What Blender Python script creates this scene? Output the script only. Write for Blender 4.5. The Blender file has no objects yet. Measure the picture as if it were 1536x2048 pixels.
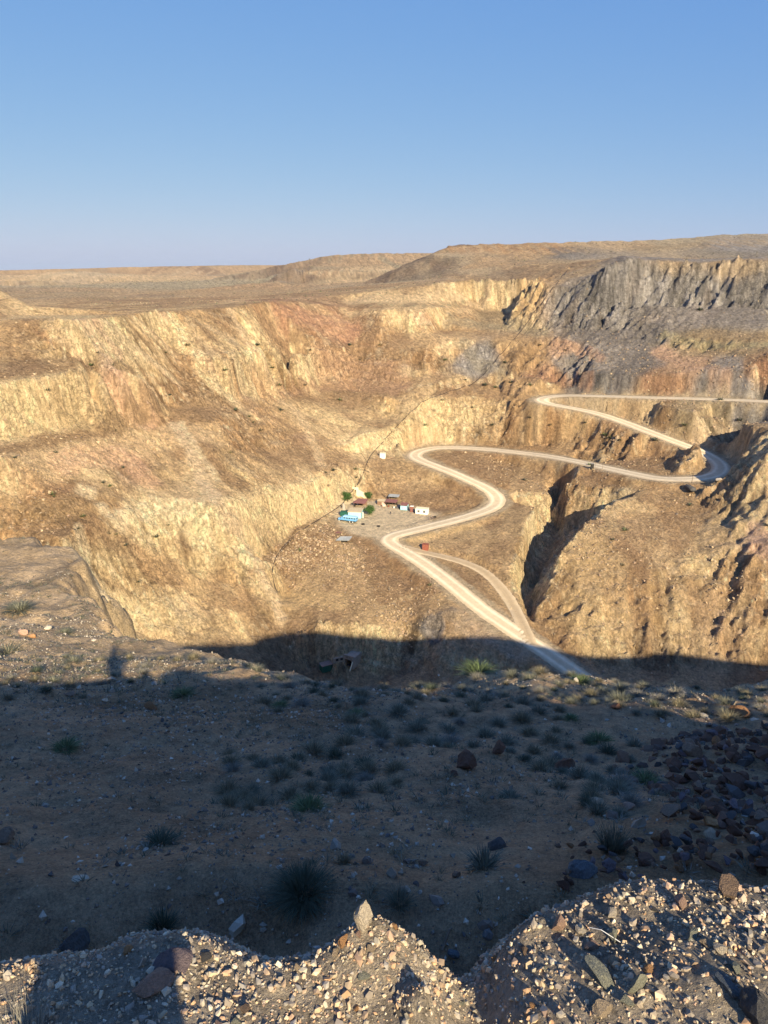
import bpy, math, random
import numpy as np
from mathutils import Vector, Matrix
from mathutils.geometry import delaunay_2d_cdt
random.seed(7); rng = np.random.default_rng(7)
scene = bpy.context.scene
C = scene.collection

# ------------------------------------------------------------------ camera, sky, sun, exposure
F, PIT = 1500.0, math.radians(17.85)
cam_d = bpy.data.cameras.new('camera'); cam = bpy.data.objects.new('camera', cam_d); C.objects.link(cam)
cam_d.sensor_fit = 'VERTICAL'; cam_d.sensor_height = 36.0; cam_d.lens = F/2048*36.0
cam_d.clip_start = 0.05; cam_d.clip_end = 80000
cam.location = (0, 0, 0); cam.rotation_euler = (math.radians(90)-PIT, 0, 0)
scene.camera = cam
SUN = Vector((.355, -.8986, .472)).normalized()
SUN_EL = math.asin(SUN.z); SUN_AZ = math.atan2(SUN.x, SUN.y)
world = bpy.data.worlds.new('World'); scene.world = world; world.use_nodes = True
wn = world.node_tree.nodes; wl = world.node_tree.links; wn.clear()
sky = wn.new('ShaderNodeTexSky'); sky.sky_type = 'NISHITA'; sky.sun_disc = False
sky.sun_elevation = SUN_EL; sky.sun_rotation = SUN_AZ
sky.altitude = 900; sky.air_density = 1.0; sky.dust_density = 1.0; sky.ozone_density = 3.5
bgn = wn.new('ShaderNodeBackground'); bgn.inputs['Strength'].default_value = 0.066
wo = wn.new('ShaderNodeOutputWorld')
# gain and gamma per channel, fitted to the sky colour, the same for the whole sky
sep = wn.new('ShaderNodeSeparateColor'); cmb = wn.new('ShaderNodeCombineColor'); wl.new(sky.outputs[0], sep.inputs[0])
for ch, (g_, k_) in enumerate(((.82, 2.06), (.53, 1.33), (.15, .965))):
    a_ = wn.new('ShaderNodeMath'); a_.operation = 'MULTIPLY'; a_.inputs[1].default_value = .03; wl.new(sep.outputs[ch], a_.inputs[0])
    b_ = wn.new('ShaderNodeMath'); b_.operation = 'POWER'; b_.inputs[1].default_value = g_; wl.new(a_.outputs[0], b_.inputs[0])
    c_ = wn.new('ShaderNodeMath'); c_.operation = 'MULTIPLY'; c_.inputs[1].default_value = k_/2**.9/.06; wl.new(b_.outputs[0], c_.inputs[0]); wl.new(c_.outputs[0], cmb.inputs[ch])
bgn.inputs['Strength'].default_value = .06
wl.new(cmb.outputs[0], bgn.inputs[0]); wl.new(bgn.outputs[0], wo.inputs[0])
sd = bpy.data.lights.new('sun', 'SUN'); sd.energy = 5.0; sd.angle = math.radians(0.53); sd.color = (1.0, .86, .62)
so = bpy.data.objects.new('sun', sd); C.objects.link(so)
so.rotation_euler = SUN.to_track_quat('Z', 'Y').to_euler(); so.location = (40, -90, 60)
scene.view_settings.view_transform = 'Standard'; scene.view_settings.look = 'None'
scene.view_settings.exposure = 0.9; scene.view_settings.gamma = 1.0
scene.view_settings.use_curve_mapping = False
scene.cycles.volume_bounces = 0

# ------------------------------------------------------------------ numeric helpers
TAB = rng.random((256, 256)).astype(np.float32)*2-1
def vn(x, y, s=0):
    x = np.asarray(x, dtype=np.float64)+s*17.31; y = np.asarray(y, dtype=np.float64)+s*9.77
    xi = np.floor(x).astype(np.int64); yi = np.floor(y).astype(np.int64)
    fx = x-xi; fy = y-yi; fx = fx*fx*(3-2*fx); fy = fy*fy*(3-2*fy)
    a = xi & 255; b = yi & 255; a1 = (a+1) & 255; b1 = (b+1) & 255
    return (TAB[a, b]*(1-fx)+TAB[a1, b]*fx)*(1-fy)+(TAB[a, b1]*(1-fx)+TAB[a1, b1]*fx)*fy
def fbm(x, y, o=4, s=0, g=.5):
    r = 0; a = 1; t = 0
    c, sn = .8, .6
    for i in range(o):
        r = r+a*vn(x, y, s+i*3); t += a; a *= g
        x, y = (c*x-sn*y)*2.03, (sn*x+c*y)*2.03
    return r/t
def ss(a, b, x):
    t = np.clip((x-a)/(b-a), 0, 1); return t*t*(3-2*t)
def gauss(A, sig):
    r = max(1, int(sig*2.5)); k = np.exp(-.5*(np.arange(-r, r+1)/sig)**2); k /= k.sum()
    B = np.pad(A, ((r, r), (0, 0)), mode='edge'); A1 = sum(k[i]*B[i:i+A.shape[0]] for i in range(2*r+1))
    B = np.pad(A1, ((0, 0), (r, r)), mode='edge'); return sum(k[i]*B[:, i:i+A.shape[1]] for i in range(2*r+1))
class Grid:
    def __init__(s, x0, x1, y0, y1, res):
        s.x0, s.y0, s.res = x0, y0, res
        s.nx = int((x1-x0)/res)+1; s.ny = int((y1-y0)/res)+1
        s.x1 = x0+(s.nx-1)*res; s.y1 = y0+(s.ny-1)*res
    def mesh(s):
        return np.meshgrid(s.x0+np.arange(s.nx)*s.res, s.y0+np.arange(s.ny)*s.res)
    def samp(s, A, x, y):
        u = np.clip((x-s.x0)/s.res, 0, s.nx-1.001); v = np.clip((y-s.y0)/s.res, 0, s.ny-1.001)
        i = u.astype(np.int64); j = v.astype(np.int64); fu = u-i; fv = v-j
        return (A[j, i]*(1-fu)+A[j, i+1]*fu)*(1-fv)+(A[j+1, i]*(1-fu)+A[j+1, i+1]*fu)*fv

# ------------------------------------------------------------------ survey of the place (metres; camera foot near the origin)
cp, sp = math.cos(PIT), math.sin(PIT)
def sight(px, py):            # sight line through a photo point, as bearing ratios per metre of Y
    u = (px-768)/F; v = (1024-py)/F
    dy = cp+v*sp; return u/dy, (-sp+v*cp)/dy
def PZ(px, py, z):            # the point of that sight line at height z
    a, b = sight(px, py); Y = z/b; return (a*Y, Y, z)
def PY(px, py, Y):            # ... at distance Y
    a, b = sight(px, py); return (a*Y, Y, b*Y)
PTS = []; CHECK = []
def dens(w, frac=.02, mn=.8):
    out = [w[0]]
    for a, b in zip(w[:-1], w[1:]):
        d = math.hypot(b[0]-a[0], b[1]-a[1]); st = max(mn, frac*math.hypot((a[0]+b[0])/2, (a[1]+b[1])/2))
        n = max(1, int(d/st))
        for k in range(1, n+1):
            out.append(tuple(a[i]+(b[i]-a[i])*k/n for i in range(3)))
    return out
def LZ(pts, chk=True):
    w = [PZ(*p) for p in pts]; PTS.extend(dens(w))
    if chk: CHECK.extend(pts)
    return w
def LY(pts): w = [PY(*p) for p in pts]; PTS.extend(dens(w)); return w
def LW(pts): PTS.extend(dens(pts)); return pts

# pit rim nearest to the camera
rim = [PZ(*p) for p in [(-150,1050,-23),(0,1066,-22.5),(60,1075,-22.3),(125,1092,-22),(150,1150,-21),(200,1190,-20.5),(245,1268,-19.5),
 (320,1272,-19.2),(400,1278,-19.1),(480,1300,-19),(560,1332,-18.6),(640,1365,-18.6),(700,1382,-18.6),(800,1386,-18.4),(855,1362,-18),
 (890,1345,-18),(930,1330,-18),(1000,1322,-18),(1080,1330,-18),(1150,1352,-18),(1250,1368,-18.4),(1340,1372,-18.5),(1400,1362,-18.5),
 (1460,1352,-18.5),(1536,1338,-18.8),(1700,1325,-19.5)]]
KN = .62      # the near slope and the rim: distance scale
rim = [(a*KN, b*KN, c*KN) for a, b, c in rim]
rim = [(-200,150,-24),(-150,95,-25),(-60,58,-20)]+rim+[(50,30,-17),(110,42,-25),(160,42,-28),(230,45,-30),(290,60,-30)]
LW(rim)
def offs(line, d, dz):
    o = []
    for i, p in enumerate(line):
        a = line[max(0, i-1)]; b = line[min(len(line)-1, i+1)]
        tx, ty = b[0]-a[0], b[1]-a[1]; L = math.hypot(tx, ty); o.append((p[0]-ty/L*d, p[1]+tx/L*d, p[2]+dz))
    return o
far_rim = [rim[i] for i in (1,2,3,5,6,8,11,13,16,19,21,24,26,28,30,31,32,33)]
LW(offs(rim, 1.6, -3.5)); LW(offs(far_rim, 6, -25)); LW(offs(far_rim, 20, -62)); LW(offs(far_rim, 45, -94))
crest = [(-200,-12),(-60,-6),(-30,-3.2),(-14,-1.95),(0,-1.9),(14,-1.9),(30,-2.1),(38,-2.4),(43,-1),(47,1.4),(56,3.6),(66,4.4),(80,3),(100,-.5),(122,-3.7),(145,-8),(170,-12.5),(210,-17),(270,-20)]
# slope between the mound and the rim
for X in (-70,-45,-30,-20,-12,-7,-3,0,3,7,12,18,26,36,50,75,110,160,220):
    ey = min(rim[3:], key=lambda p: abs(p[0]-X))[1]
    for Y, z in ((3.4,-4.0),(5,-4.95),(8,-6.4),(12,-8.1),(15,-9.25),(17,-9.85),(20,-10.9)):
        k = 1 if X < 40 else 1+(X-40)*.006
        dz_ = min(0, float(np.interp(X, [q[0] for q in crest], [q[1] for q in crest]))+1.9)*(X > 40)
        if Y < ey-3.2: PTS.append((X+.6*math.sin(Y*2+X), Y*k, z+dz_))
LW([(-40,34,-15),(-28,28,-13.8),(-20,25,-12.8)])
LW([(x, 0.0, z) for x, z in crest]); LW([(x, 1.2, z) for x, z in crest]); LW([(x, -3.5, z-.1) for x, z in crest]); LW([(x, -14, z-6) for x, z in crest])
LW([(x, 3.4, z-2.1) for x, z in crest if abs(x) > 36])

# pit: left wall, lines from the top down (rim, toes and crests of the benches)
LZ([(-160,640,-20),(0,640,-18),(150,640,-18),(300,625,-18),(450,615,-18),(540,603,-16.5),(600,600,-17),(640,608,-19),(700,640,-28),(760,650,-30)])
LZ([(-160,735,-33),(0,730,-32),(120,715,-31),(200,715,-32)])
LZ([(-160,785,-39),(0,772,-37),(100,758,-36.5),(200,748,-36.5),(280,752,-39)])
LZ([(-160,890,-55),(0,880,-54),(100,858,-53),(200,838,-53),(270,805,-49)])
LZ([(-160,940,-59),(0,917,-56),(60,898,-56.5),(150,885,-57),(250,862,-57.5),(340,842,-58),(420,838,-58.5),(520,808,-60.5),(580,795,-61.5),(640,785,-62),(700,780,-62.5),(780,797,-63.5)])
LZ([(330,815,-54),(430,812,-56),(520,775,-55),(600,755,-56),(700,765,-59),(780,775,-60)])
LZ([(320,700,-34),(450,720,-38.5),(560,700,-39),(640,700,-42),(700,700,-43),(780,700,-42.5),(850,700,-42)])
LZ([(430,900,-67),(520,900,-74),(600,900,-78),(680,890,-79.5)])
LZ([(-160,1000,-69),(0,985,-66),(100,980,-67),(200,962,-68),(350,960,-73.5),(430,960,-75)])
LZ([(-160,1070,-77),(0,1058,-75),(70,1062,-76),(130,1080,-77),(160,1055,-77),(230,1030,-77),(300,1002,-76),(360,992,-76.5),(410,1010,-78.5),(440,998,-78),(480,1000,-80)])
LZ([(160,1200,-92),(250,1270,-108),(350,1275,-111),(450,1275,-114),(500,1290,-117)])
LZ([(430,1020,-80.5),(470,1070,-90),(520,1130,-100),(560,1240,-114.5)])
LZ([(300,1120,-92),(400,1140,-99)])
# bench wedge and the pale cliff above the yard
LZ([(630,945,-84),(700,930,-85.5),(790,912,-85.8)])
LZ([(480,1000,-81),(560,985,-85),(640,964,-87),(690,950,-88),(740,930,-87.5)])
LZ([(520,1110,-101),(560,1085,-102),(600,1050,-99.5),(650,1022,-98.5),(680,1005,-98.5),(720,996,-99)])
# centre terraces above the first hairpin
LZ([(720,868,-75.5),(760,862,-75.5),(800,862,-75)]); LZ([(730,842,-73),(770,836,-72.5),(810,840,-72)])
LZ([(700,905,-83),(760,902,-83.7),(820,893,-84)])
LZ([(800,803,-65),(850,797,-63.5),(900,795,-63.2),(950,795,-63.5),(1000,800,-64),(1050,815,-65)])
LZ([(900,884,-84),(1000,888,-83),(1060,892,-82)])
LZ([(830,783,-60.5),(870,768,-57.6),(930,760,-56),(1000,758,-55.6),(1060,768,-56.8),(1110,778,-57.6)])
LZ([(840,790,-62),(880,780,-60.5),(940,772,-59.3),(1000,771,-59)])
# back wall
LZ([(850,750,-54),(900,748,-53.5),(960,745,-53),(1020,748,-52.5),(1100,752,-51.3),(1200,752,-50),(1280,754,-49),(1350,756,-48),(1440,758,-46.6),(1536,762,-45.6),(1700,768,-44)])
LZ([(800,660,-33),(860,668,-34.5),(920,675,-36),(1000,680,-37),(1100,679,-36.2),(1200,684,-36),(1300,691,-36.5),(1400,700,-37),(1536,711,-36.5),(1700,722,-36)])
LZ([(880,661,-33.8),(960,664,-34),(1040,660,-32.5),(1100,655,-30.5),(1200,655,-29.5),(1300,662,-30),(1400,672,-31),(1536,684,-31.7),(1700,695,-31)])
LZ([(700,615,-21.5),(768,620,-22),(850,619,-21.8),(935,613,-21.3),(1000,625,-25),(1060,630,-26)])
LZ([(700,603,-18.7),(768,605,-18.4),(850,603,-18),(930,600,-17.6),(1000,606,-20.5),(1070,600,-18.5)])
LY([(640,592,505),(700,588,500),(768,579,495),(850,571,495),(960,551,500),(1040,556,480),(1090,562,465)])
LY([(1095,566,452),(1140,575,446),(1180,556,446),(1200,535,440),(1222,520,436),(1260,516,434),(1300,521,432),(1400,525,424),(1480,520,414),(1536,520,408),(1700,517,392)])
LY([(1180,600,432),(1300,600,424),(1400,608,412),(1536,610,394)])
LZ([(1130,786,-59.6),(1200,785,-57.4),(1300,786,-55.3),(1420,789,-53.6),(1536,793,-52.2),(1700,800,-50)])
# ground inside and outside the road loops
LZ([(1180,812,-62.3),(1300,838,-62.5),(1400,850,-62),(1480,850,-60)])
LZ([(1120,835,-69),(1200,862,-74),(1300,900,-76),(1330,925,-78)])
LZ([(1060,890,-82),(1150,900,-80.5),(1280,930,-79)])
LZ([(1440,890,-71.5),(1490,868,-66),(1536,842,-60.5),(1700,800,-54)])
LZ([(1470,915,-76),(1536,880,-73),(1700,860,-70)])
LZ([(1432,968,-77.5),(1470,945,-71),(1500,928,-66),(1536,908,-62),(1600,880,-57),(1700,850,-53)])
LZ([(900,925,-87),(1000,935,-88.5),(1080,960,-90),(1100,985,-92)])
LZ([(1080,1015,-94),(1060,1040,-95.3),(1044,1090,-99.5),(1022,1150,-104.3),(1044,1238,-111)])
LZ([(1165,966,-92.5),(1128,1015,-101),(1125,1065,-107),(1092,1130,-113),(1066,1180,-115),(1058,1246,-114.8)], chk=False)
LZ([(1150,938,-82),(1135,975,-87)])
LZ([(1108,1012,-99.5),(1085,1065,-105.5),(1058,1130,-111.5),(1042,1180,-114),(1052,1242,-114.6)], chk=False)
LZ([(1400,975,-79),(1310,966,-80.2),(1235,1000,-83),(1180,1042,-87),(1120,1112,-95.5),(1088,1180,-104),(1068,1240,-112)])
LZ([(1100,1300,-117),(1200,1330,-118.5),(1300,1340,-118.5),(1420,1340,-117),(1536,1335,-115),(1700,1330,-110)])
LZ([(1180,1200,-104.5),(1300,1150,-97.5),(1400,1100,-91.5),(1460,1080,-88),(1536,1080,-84),(1700,1050,-80)])
LZ([(1150,1280,-113.5),(1300,1270,-111),(1420,1250,-107.5),(1536,1240,-102.5),(1700,1210,-92)])
LZ([(1400,1010,-83),(1470,1000,-78.5),(1536,990,-74),(1700,950,-68)])
# yard and ground below it
LZ([(700,1008,-99.6),(760,1000,-99.3),(860,1018,-99.8),(930,1012,-97.8)])
LZ([(690,1030,-100),(780,1035,-100.3),(860,1040,-99.5)]); LZ([(690,1062,-100.8),(740,1072,-101.2)])
LZ([(760,925,-87),(840,935,-88.5),(900,955,-90.5),(950,985,-93.5)])
LZ([(600,1060,-98),(640,1065,-98.8),(680,1085,-101)]); LZ([(550,1115,-104),(600,1130,-105.2),(680,1125,-104.7),(730,1110,-103.2)])
LZ([(560,1200,-113),(620,1215,-111.5),(700,1200,-110),(800,1150,-106.5),(850,1165,-106.5)])
LZ([(560,1292,-120),(640,1250,-113),(700,1245,-112.5),(800,1240,-112)])
LZ([(640,1270,-116),(700,1266,-115),(800,1282,-116.5)])
LZ([(600,1335,-126),(655,1322,-125.3),(700,1318,-124.3),(740,1322,-124)]); LZ([(620,1385,-129),(700,1365,-128),(800,1350,-126)])
LZ([(890,1226,-108),(905,1220,-107.3),(960,1240,-109.5)]); LZ([(800,1310,-121),(850,1285,-117),(888,1250,-111.5)])
LZ([(900,1300,-115),(1000,1300,-112.6),(1050,1330,-114.6)]); LZ([(850,1345,-121),(950,1345,-118.5),(1050,1360,-118)])
LZ([(850,1095,-102),(940,1080,-100.5),(1020,1070,-98.8)]); LZ([(900,1130,-104.4),(960,1155,-106),(1010,1205,-109),(1040,1245,-111)])
LW([(-60,190,-122),(0,180,-130),(40,175,-126),(90,170,-122),(150,170,-118),(200,200,-90)]); LW([(-30,120,-124),(40,115,-128),(120,115,-124),(200,120,-100)])
LW([(250,60,-100),(260,150,-95),(250,230,-75),(235,330,-40)]); LW([(180,190,-100),(205,225,-84),(195,262,-62)]); LW([(285,62,-32),(290,200,-28),(280,300,-25),(265,380,-10)])
LW([(-235,150,-24),(-230,230,-20),(-215,300,-20)])
# plateau and dumps beyond
LY([(-200,625,420),(0,622,400),(60,626,370),(200,620,420),(400,606,440)])
LY([(-80,575,345),(-20,572,345),(20,590,342),(60,612,335)]); LY([(-80,622,310),(0,630,318),(70,632,330)])
LY([(-300,600,560),(0,600,600),(300,596,640),(500,592,620)]); LY([(-400,585,800),(0,583,850),(300,583,850),(600,580,800)])
LY([(-500,572,1150),(0,571,1150),(300,571,1100),(600,570,1000),(760,566,760),(900,556,640)])
LY([(-500,563,1700),(0,566,1400),(170,564,1300),(300,562,1400),(560,560,1200)])
LY([(-500,546,1800),(-100,552,1600),(60,549,1550),(110,543,1500),(165,541,1480),(215,546,1500),(260,549,1560)])
LY([(-20,561,1200),(80,561,1200)]); LY([(-20,572,1190),(85,572,1190)])
LY([(270,551,1900),(620,553,1750)]); LY([(285,549,1960),(330,532,2060),(450,530,2080),(560,530,2080),(640,531,2060),(900,530,2050)])
LY([(560,561,1000),(600,560,1000),(760,558,960),(900,552,840)])
LY([(548,558,1010),(560,545,1020),(580,537,1025),(596,534,1025),(606,545,1030),(700,540,1040),(900,545,900)])
LY([(618,533,1230),(640,524,1250),(668,508,1290),(760,505,1320),(880,506,1320),(960,500,1300),(1200,500,1250)])
LY([(622,533,1150),(760,528,1150),(880,524,1100)])
LY([(868,507,760),(1000,517,720),(1200,515,680),(1400,515,640),(1536,515,600)])
LY([(872,503,800),(900,488,830),(1000,486,830),(1100,483,830),(1300,480,820),(1400,475,810),(1440,468,800),(1536,466,790),(1800,462,760)])
LY([(780,545,760),(900,538,700),(1000,533,640),(1100,530,590),(1200,519,540)]); LY([(1150,545,500),(1100,555,510)])
LY([(1240,512,480),(1400,518,470),(1536,513,450),(1800,508,430)])
for X, Y, z in [(-1500,400,-20),(-700,200,-24),(-400,-50,-20),(0,-60,-8),(400,0,-20),(600,300,0),(900,700,30),(900,1400,20),(0,2600,-8),(600,2600,-8),(-2500,2500,-22),(-800,2600,-22),(2500,2500,10),
   (-7000,7000,-25),(0,7000,-25),(7000,7000,-25),(7000,-7000,-25),(0,-7000,-25),(-7000,-7000,-25),(-7000,0,-25),(7000,0,-25),(-300,-400,-22),(300,-400,-22),(0,4200,-25),(-2000,4500,-25),(2500,4500,-25)]:
    PTS.append((X, Y, z))

# ------------------------------------------------------------------ triangulate and rasterise
seen = {}
for p in PTS:
    k = (round(p[0]/.35), round(p[1]/.35))
    if k not in seen: seen[k] = p
V = np.array(list(seen.values()))
res = delaunay_2d_cdt([Vector((p[0], p[1])) for p in V], [], [], 0, 1e-4)
tv = np.array([(v.x, v.y) for v in res[0]]); orig = res[3]
tz = np.array([V[o[0]][2] if o else 0 for o in orig]); tris = np.array([f for f in res[2] if len(f) == 3])
def raster(g):
    Z = np.full((g.ny, g.nx), -25.0)
    for t in tris:
        P = tv[t]; z = tz[t]
        i0 = max(0, int(math.floor((P[:, 0].min()-g.x0)/g.res))); i1 = min(g.nx-1, int(math.ceil((P[:, 0].max()-g.x0)/g.res)))
        j0 = max(0, int(math.floor((P[:, 1].min()-g.y0)/g.res))); j1 = min(g.ny-1, int(math.ceil((P[:, 1].max()-g.y0)/g.res)))
        if i1 < i0 or j1 < j0: continue
        xs = (g.x0+np.arange(i0, i1+1)*g.res)[None, :]; ys = (g.y0+np.arange(j0, j1+1)*g.res)[:, None]
        (ax, ay), (bx, by), (cx, cy) = P
        den = (by-cy)*(ax-cx)+(cx-bx)*(ay-cy)
        if abs(den) < 1e-12: continue
        l1 = ((by-cy)*(xs-cx)+(cx-bx)*(ys-cy))/den; l2 = ((cy-ay)*(xs-cx)+(ax-cx)*(ys-cy))/den; l3 = 1-l1-l2
        m = (l1 >= -1e-6) & (l2 >= -1e-6) & (l3 >= -1e-6)
        Z[j0:j1+1, i0:i1+1][m] = (l1*z[0]+l2*z[1]+l3*z[2])[m]
    return Z
g0 = Grid(-50, 60, -8, 80, .2); g1 = Grid(-230, 290, 20, 620, .6); g2 = Grid(-6900, 6900, -6000, 6900, 60); g3 = Grid(-1500, 1500, -400, 2700, 6)
Z0, Z1, Z2, Z3 = raster(g0), raster(g1), raster(g2), raster(g3)

# ---- pit relief: gullies and ribs that follow the fall line
Z1s = gauss(Z1, 1.1)
def lic(g, H, N, steps, st):
    gy, gx = np.gradient(H, g.res); L = np.hypot(gx, gy)+.02; gx /= L; gy /= L
    X, Y = g.mesh(); acc = N.copy()
    for sg in (1, -1):
        x, y = X.copy(), Y.copy()
        for k in range(steps):
            dx = g.samp(gx, x, y); dy = g.samp(gy, x, y); x += sg*dx*st; y += sg*dy*st
            acc += g.samp(N, x, y)
    acc /= (2*steps+1); return acc/acc.std()
X1, Y1 = g1.mesh()
Xd, Yd = X1+.85*Z1s, Y1+.45*Z1s      # joints of the rock dip across the faces
Hs = gauss(Z1, 8)
Nc = vn(X1/5.2, Y1/5.2, 1); Nm = vn(X1/2.1, Y1/2.1, 5)
Np = fbm(Xd/15, Yd/15, 4, 651); Np2 = fbm(Xd/6, Yd/6, 4, 661)
white = gauss(rng.standard_normal(X1.shape), .8)
Lc = lic(g1, Hs, Nc, 7, 2.2); Lm = lic(g1, Hs, Nm, 6, .9); Lf = lic(g1, gauss(Z1, 3), white, 5, .6)
Hs4 = gauss(Z1, 4); Lp = lic(g1, Hs4, Np, 6, 1.4); Lp2 = lic(g1, Hs4, Np2, 5, .8)
gy, gx = np.gradient(gauss(Z1, 3), .6); slope1 = np.hypot(gx, gy)
steep = ss(.35, 1.0, slope1)
n_big = fbm(X1/22, Y1/22, 3, 11); n_mid = fbm(Xd/6, Yd/6, 4, 21); 
rough = .35+.65*ss(-.25, .35, fbm(X1/40, Y1/40, 2, 31))
wx = 2.0*fbm(Xd/7, Yd/7, 4, 41, .6); wy = 2.0*fbm(Xd/7, Yd/7, 4, 51, .6)
Zw = g1.samp(Z1s, X1+wx, Y1+wy)
ridg = lambda a: (np.clip(1-np.abs(a)*.9, -1, 1)-.4)
# the grey cliff and the right-hand spur are craggy, the left wall is smoother
crag = np.exp(-(((X1-150)/110)**4+((Y1-420)/75)**4))*ss(40, 70, X1)
spur = np.exp(-(((X1-92)/45)**4+((Y1-245)/38)**4))
rightw = ss(-30, 30, X1)
ca, sa = math.cos(.5), math.sin(.5)
cr = fbm((X1*ca+Y1*sa)/16, (-X1*sa+Y1*ca)/5.5, 5, 301, .6); cr2 = np.abs(fbm((X1*ca-Y1*sa)/7, (X1*sa+Y1*ca)/3, 4, 305, .6))
rel0 = crag*steep*(6*cr-7*cr2+4.5*(.4-np.abs(fbm((X1*ca+Y1*sa)/9, (-X1*sa+Y1*ca)/2.6, 4, 307, .65))*2))+spur*(.25+.55*steep)*(1.8*fbm(X1/11, Y1/7, 4, 309, .6)-2.4*np.abs(fbm(X1/7, Y1/7, 4, 311, .6)))
rdg = lambda sc, o, sd, g=.55: .42-np.abs(fbm(Xd/sc, Yd/sc, o, sd, g))*2
brk = 1.3*rdg(13, 4, 601)+1.2*rdg(5, 4, 611, .65)+.5*rdg(2.1, 3, 621)
rel = rel0+steep*rough*((.2+.5*rightw)*-.5*ridg(Lc)+.35*Lm+.4*Lf)+spur*steep*(-1.3*ridg(Lc)+.8*Lm)+steep*(.4+.6*rough)*brk+(.25+steep*.5)*n_mid*.6+n_big*.6*(.3+steep)
blk = np.abs(fbm(X1/2.4, Y1/2.4, 3, 61)); rel = rel+steep*rough*.5*blk

# ---- roads and yard are cut level
road_px = [(1760,815,-51.5),(1536,803,-54),(1420,798,-55.6),(1300,795,-57.2),(1200,792,-58.6),(1130,791,-60),(1095,794,-60.8),(1078,800,-61.6),(1100,808,-62.6),(1150,817,-64),(1200,828,-65.3),(1250,845,-67.2),(1300,864,-69),(1350,883,-71.2),(1400,902,-73.3),
 (1435,922,-75.2),(1443,938,-76.3),(1425,952,-77.3),(1380,958,-78.1),(1320,957,-78.9),(1260,946,-79.6),(1150,922,-81.5),(1080,910,-82.8),(1000,901,-84),(940,896,-84.8),(880,895,-85.5),(842,901,-86),(828,912,-86.4),(850,924,-87),
 (900,943,-88.6),(945,963,-90.8),(980,980,-92.6),(996,998,-94.2),(985,1015,-95.6),(945,1030,-96.9),(890,1045,-98.4),(830,1060,-99.8),(785,1071,-100.8),(774,1080,-101.2),(795,1095,-101.8),(835,1118,-103),(880,1150,-104.6),(920,1182,-106.3),(960,1215,-108.2),(1000,1243,-109.8),(1040,1270,-111.4),(1090,1302,-113.2),(1130,1330,-114.8),(1180,1365,-117)]
def smooth_line(w, st):
    w = np.array(w); n = len(w); out = []
    P = np.vstack([2*w[0]-w[1], w, 2*w[-1]-w[-2]])
    for i in range(1, n):
        p0, p1, p2, p3 = P[i-1], P[i], P[i+1], P[i+2]
        m = max(2, int(np.linalg.norm(p2-p1)/st))
        for t in np.arange(m)/m:
            out.append(.5*((2*p1)+(-p0+p2)*t+(2*p0-5*p1+4*p2-p3)*t*t+(-p0+3*p1-3*p2+p3)*t**3))
    out.append(w[-1]); return np.array(out)
def relax(L, n):
    for _ in range(n): L[1:-1] = .25*L[:-2]+.5*L[1:-1]+.25*L[2:]
    return L
road = relax(smooth_line([PZ(*p) for p in road_px], 1.5), 6)
track = relax(smooth_line([PZ(*p) for p in [(800,1094,-102),(850,1106,-103),(920,1122,-104.2),(970,1145,-105.6),(1005,1180,-107.6),(1028,1215,-109.6),(1050,1262,-111.2),(1062,1290,-112.4)]], 1.5), 6)
def dist_line(L, X, Y, rmax):
    D = np.full(X.shape, 1e9); ZL = np.zeros(X.shape); g = g1
    for p in L:
        i0 = max(0, int((p[0]-rmax-g.x0)/g.res)); i1 = min(g.nx, int((p[0]+rmax-g.x0)/g.res)+2)
        j0 = max(0, int((p[1]-rmax-g.y0)/g.res)); j1 = min(g.ny, int((p[1]+rmax-g.y0)/g.res)+2)
        if i1 <= i0 or j1 <= j0: continue
        d = np.hypot(X[j0:j1, i0:i1]-p[0], Y[j0:j1, i0:i1]-p[1]); s = D[j0:j1, i0:i1]; m = d < s
        s[m] = d[m]; ZL[j0:j1, i0:i1][m] = p[2]
    return D, ZL
Dr, Zr = dist_line(road, X1, Y1, 14); Dt, Zt = dist_line(track, X1, Y1, 9)
Zr = gauss(Zr, .8)*0+Zr
yard_c = [PZ(*p) for p in [(680,1012,-99.8),(700,1005,-99.7),(760,1003,-99.6),(850,1020,-99.8),(880,1030,-99.7),(850,1052,-99.9),(780,1074,-101),(740,1075,-101),(700,1065,-100.8),(680,1050,-100.4),(672,1030,-100)]]
def inpoly(X, Y, P):
    r = np.zeros(X.shape, bool); n = len(P)
    for i in range(n):
        x0, y0 = P[i][:2]; x1, y1 = P[(i+1) % n][:2]
        if y0 == y1: continue
        r ^= ((y0 > Y) != (y1 > Y)) & (X < (x1-x0)*(Y-y0)/(y1-y0)+x0)
    return r
yard_m = np.clip(gauss(inpoly(X1, Y1, yard_c).astype(float), 3)*1.3, 0, 1)
rel *= (1-yard_m)*ss(2.8, 7.5, Dr)*(.2+.8*ss(1.5, 4, Dt))
def ledges(z, x, y):      # strata stand out as broken ledges on the steep faces
    t = (z+.10*x-.05*y)/3.4+.9*fbm(x/26, y/26, 3, 631); f = t-np.floor(t); zz = z+3.4*(ss(.22, .78, f)-f)
    k = steep*ss(-.15, .35, fbm(x/19, y/19, 3, 641))*.75; return z*(1-k)+zz*k
rel_k = (1-yard_m)*ss(2.8, 7.5, Dr)
Zp = Zw+rel; Zp = Zp*(1-rel_k)+ledges(Zp, X1, Y1)*rel_k
kt = (1-ss(2.2, 5, Dt)); Zp = Zp*(1-kt)+Zt*kt
kr = (1-ss(5.6, 10, Dr+.7*vn(X1/3, Y1/3, 71))); Zp = Zp*(1-kr)+Zr*kr
flat = ss(.2, 0, slope1)
edge1 = np.minimum.reduce([ss(g1.x0, g1.x0+25, X1), ss(g1.x1, g1.x1-25, X1), ss(g1.y1, g1.y1-40, Y1)])
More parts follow.
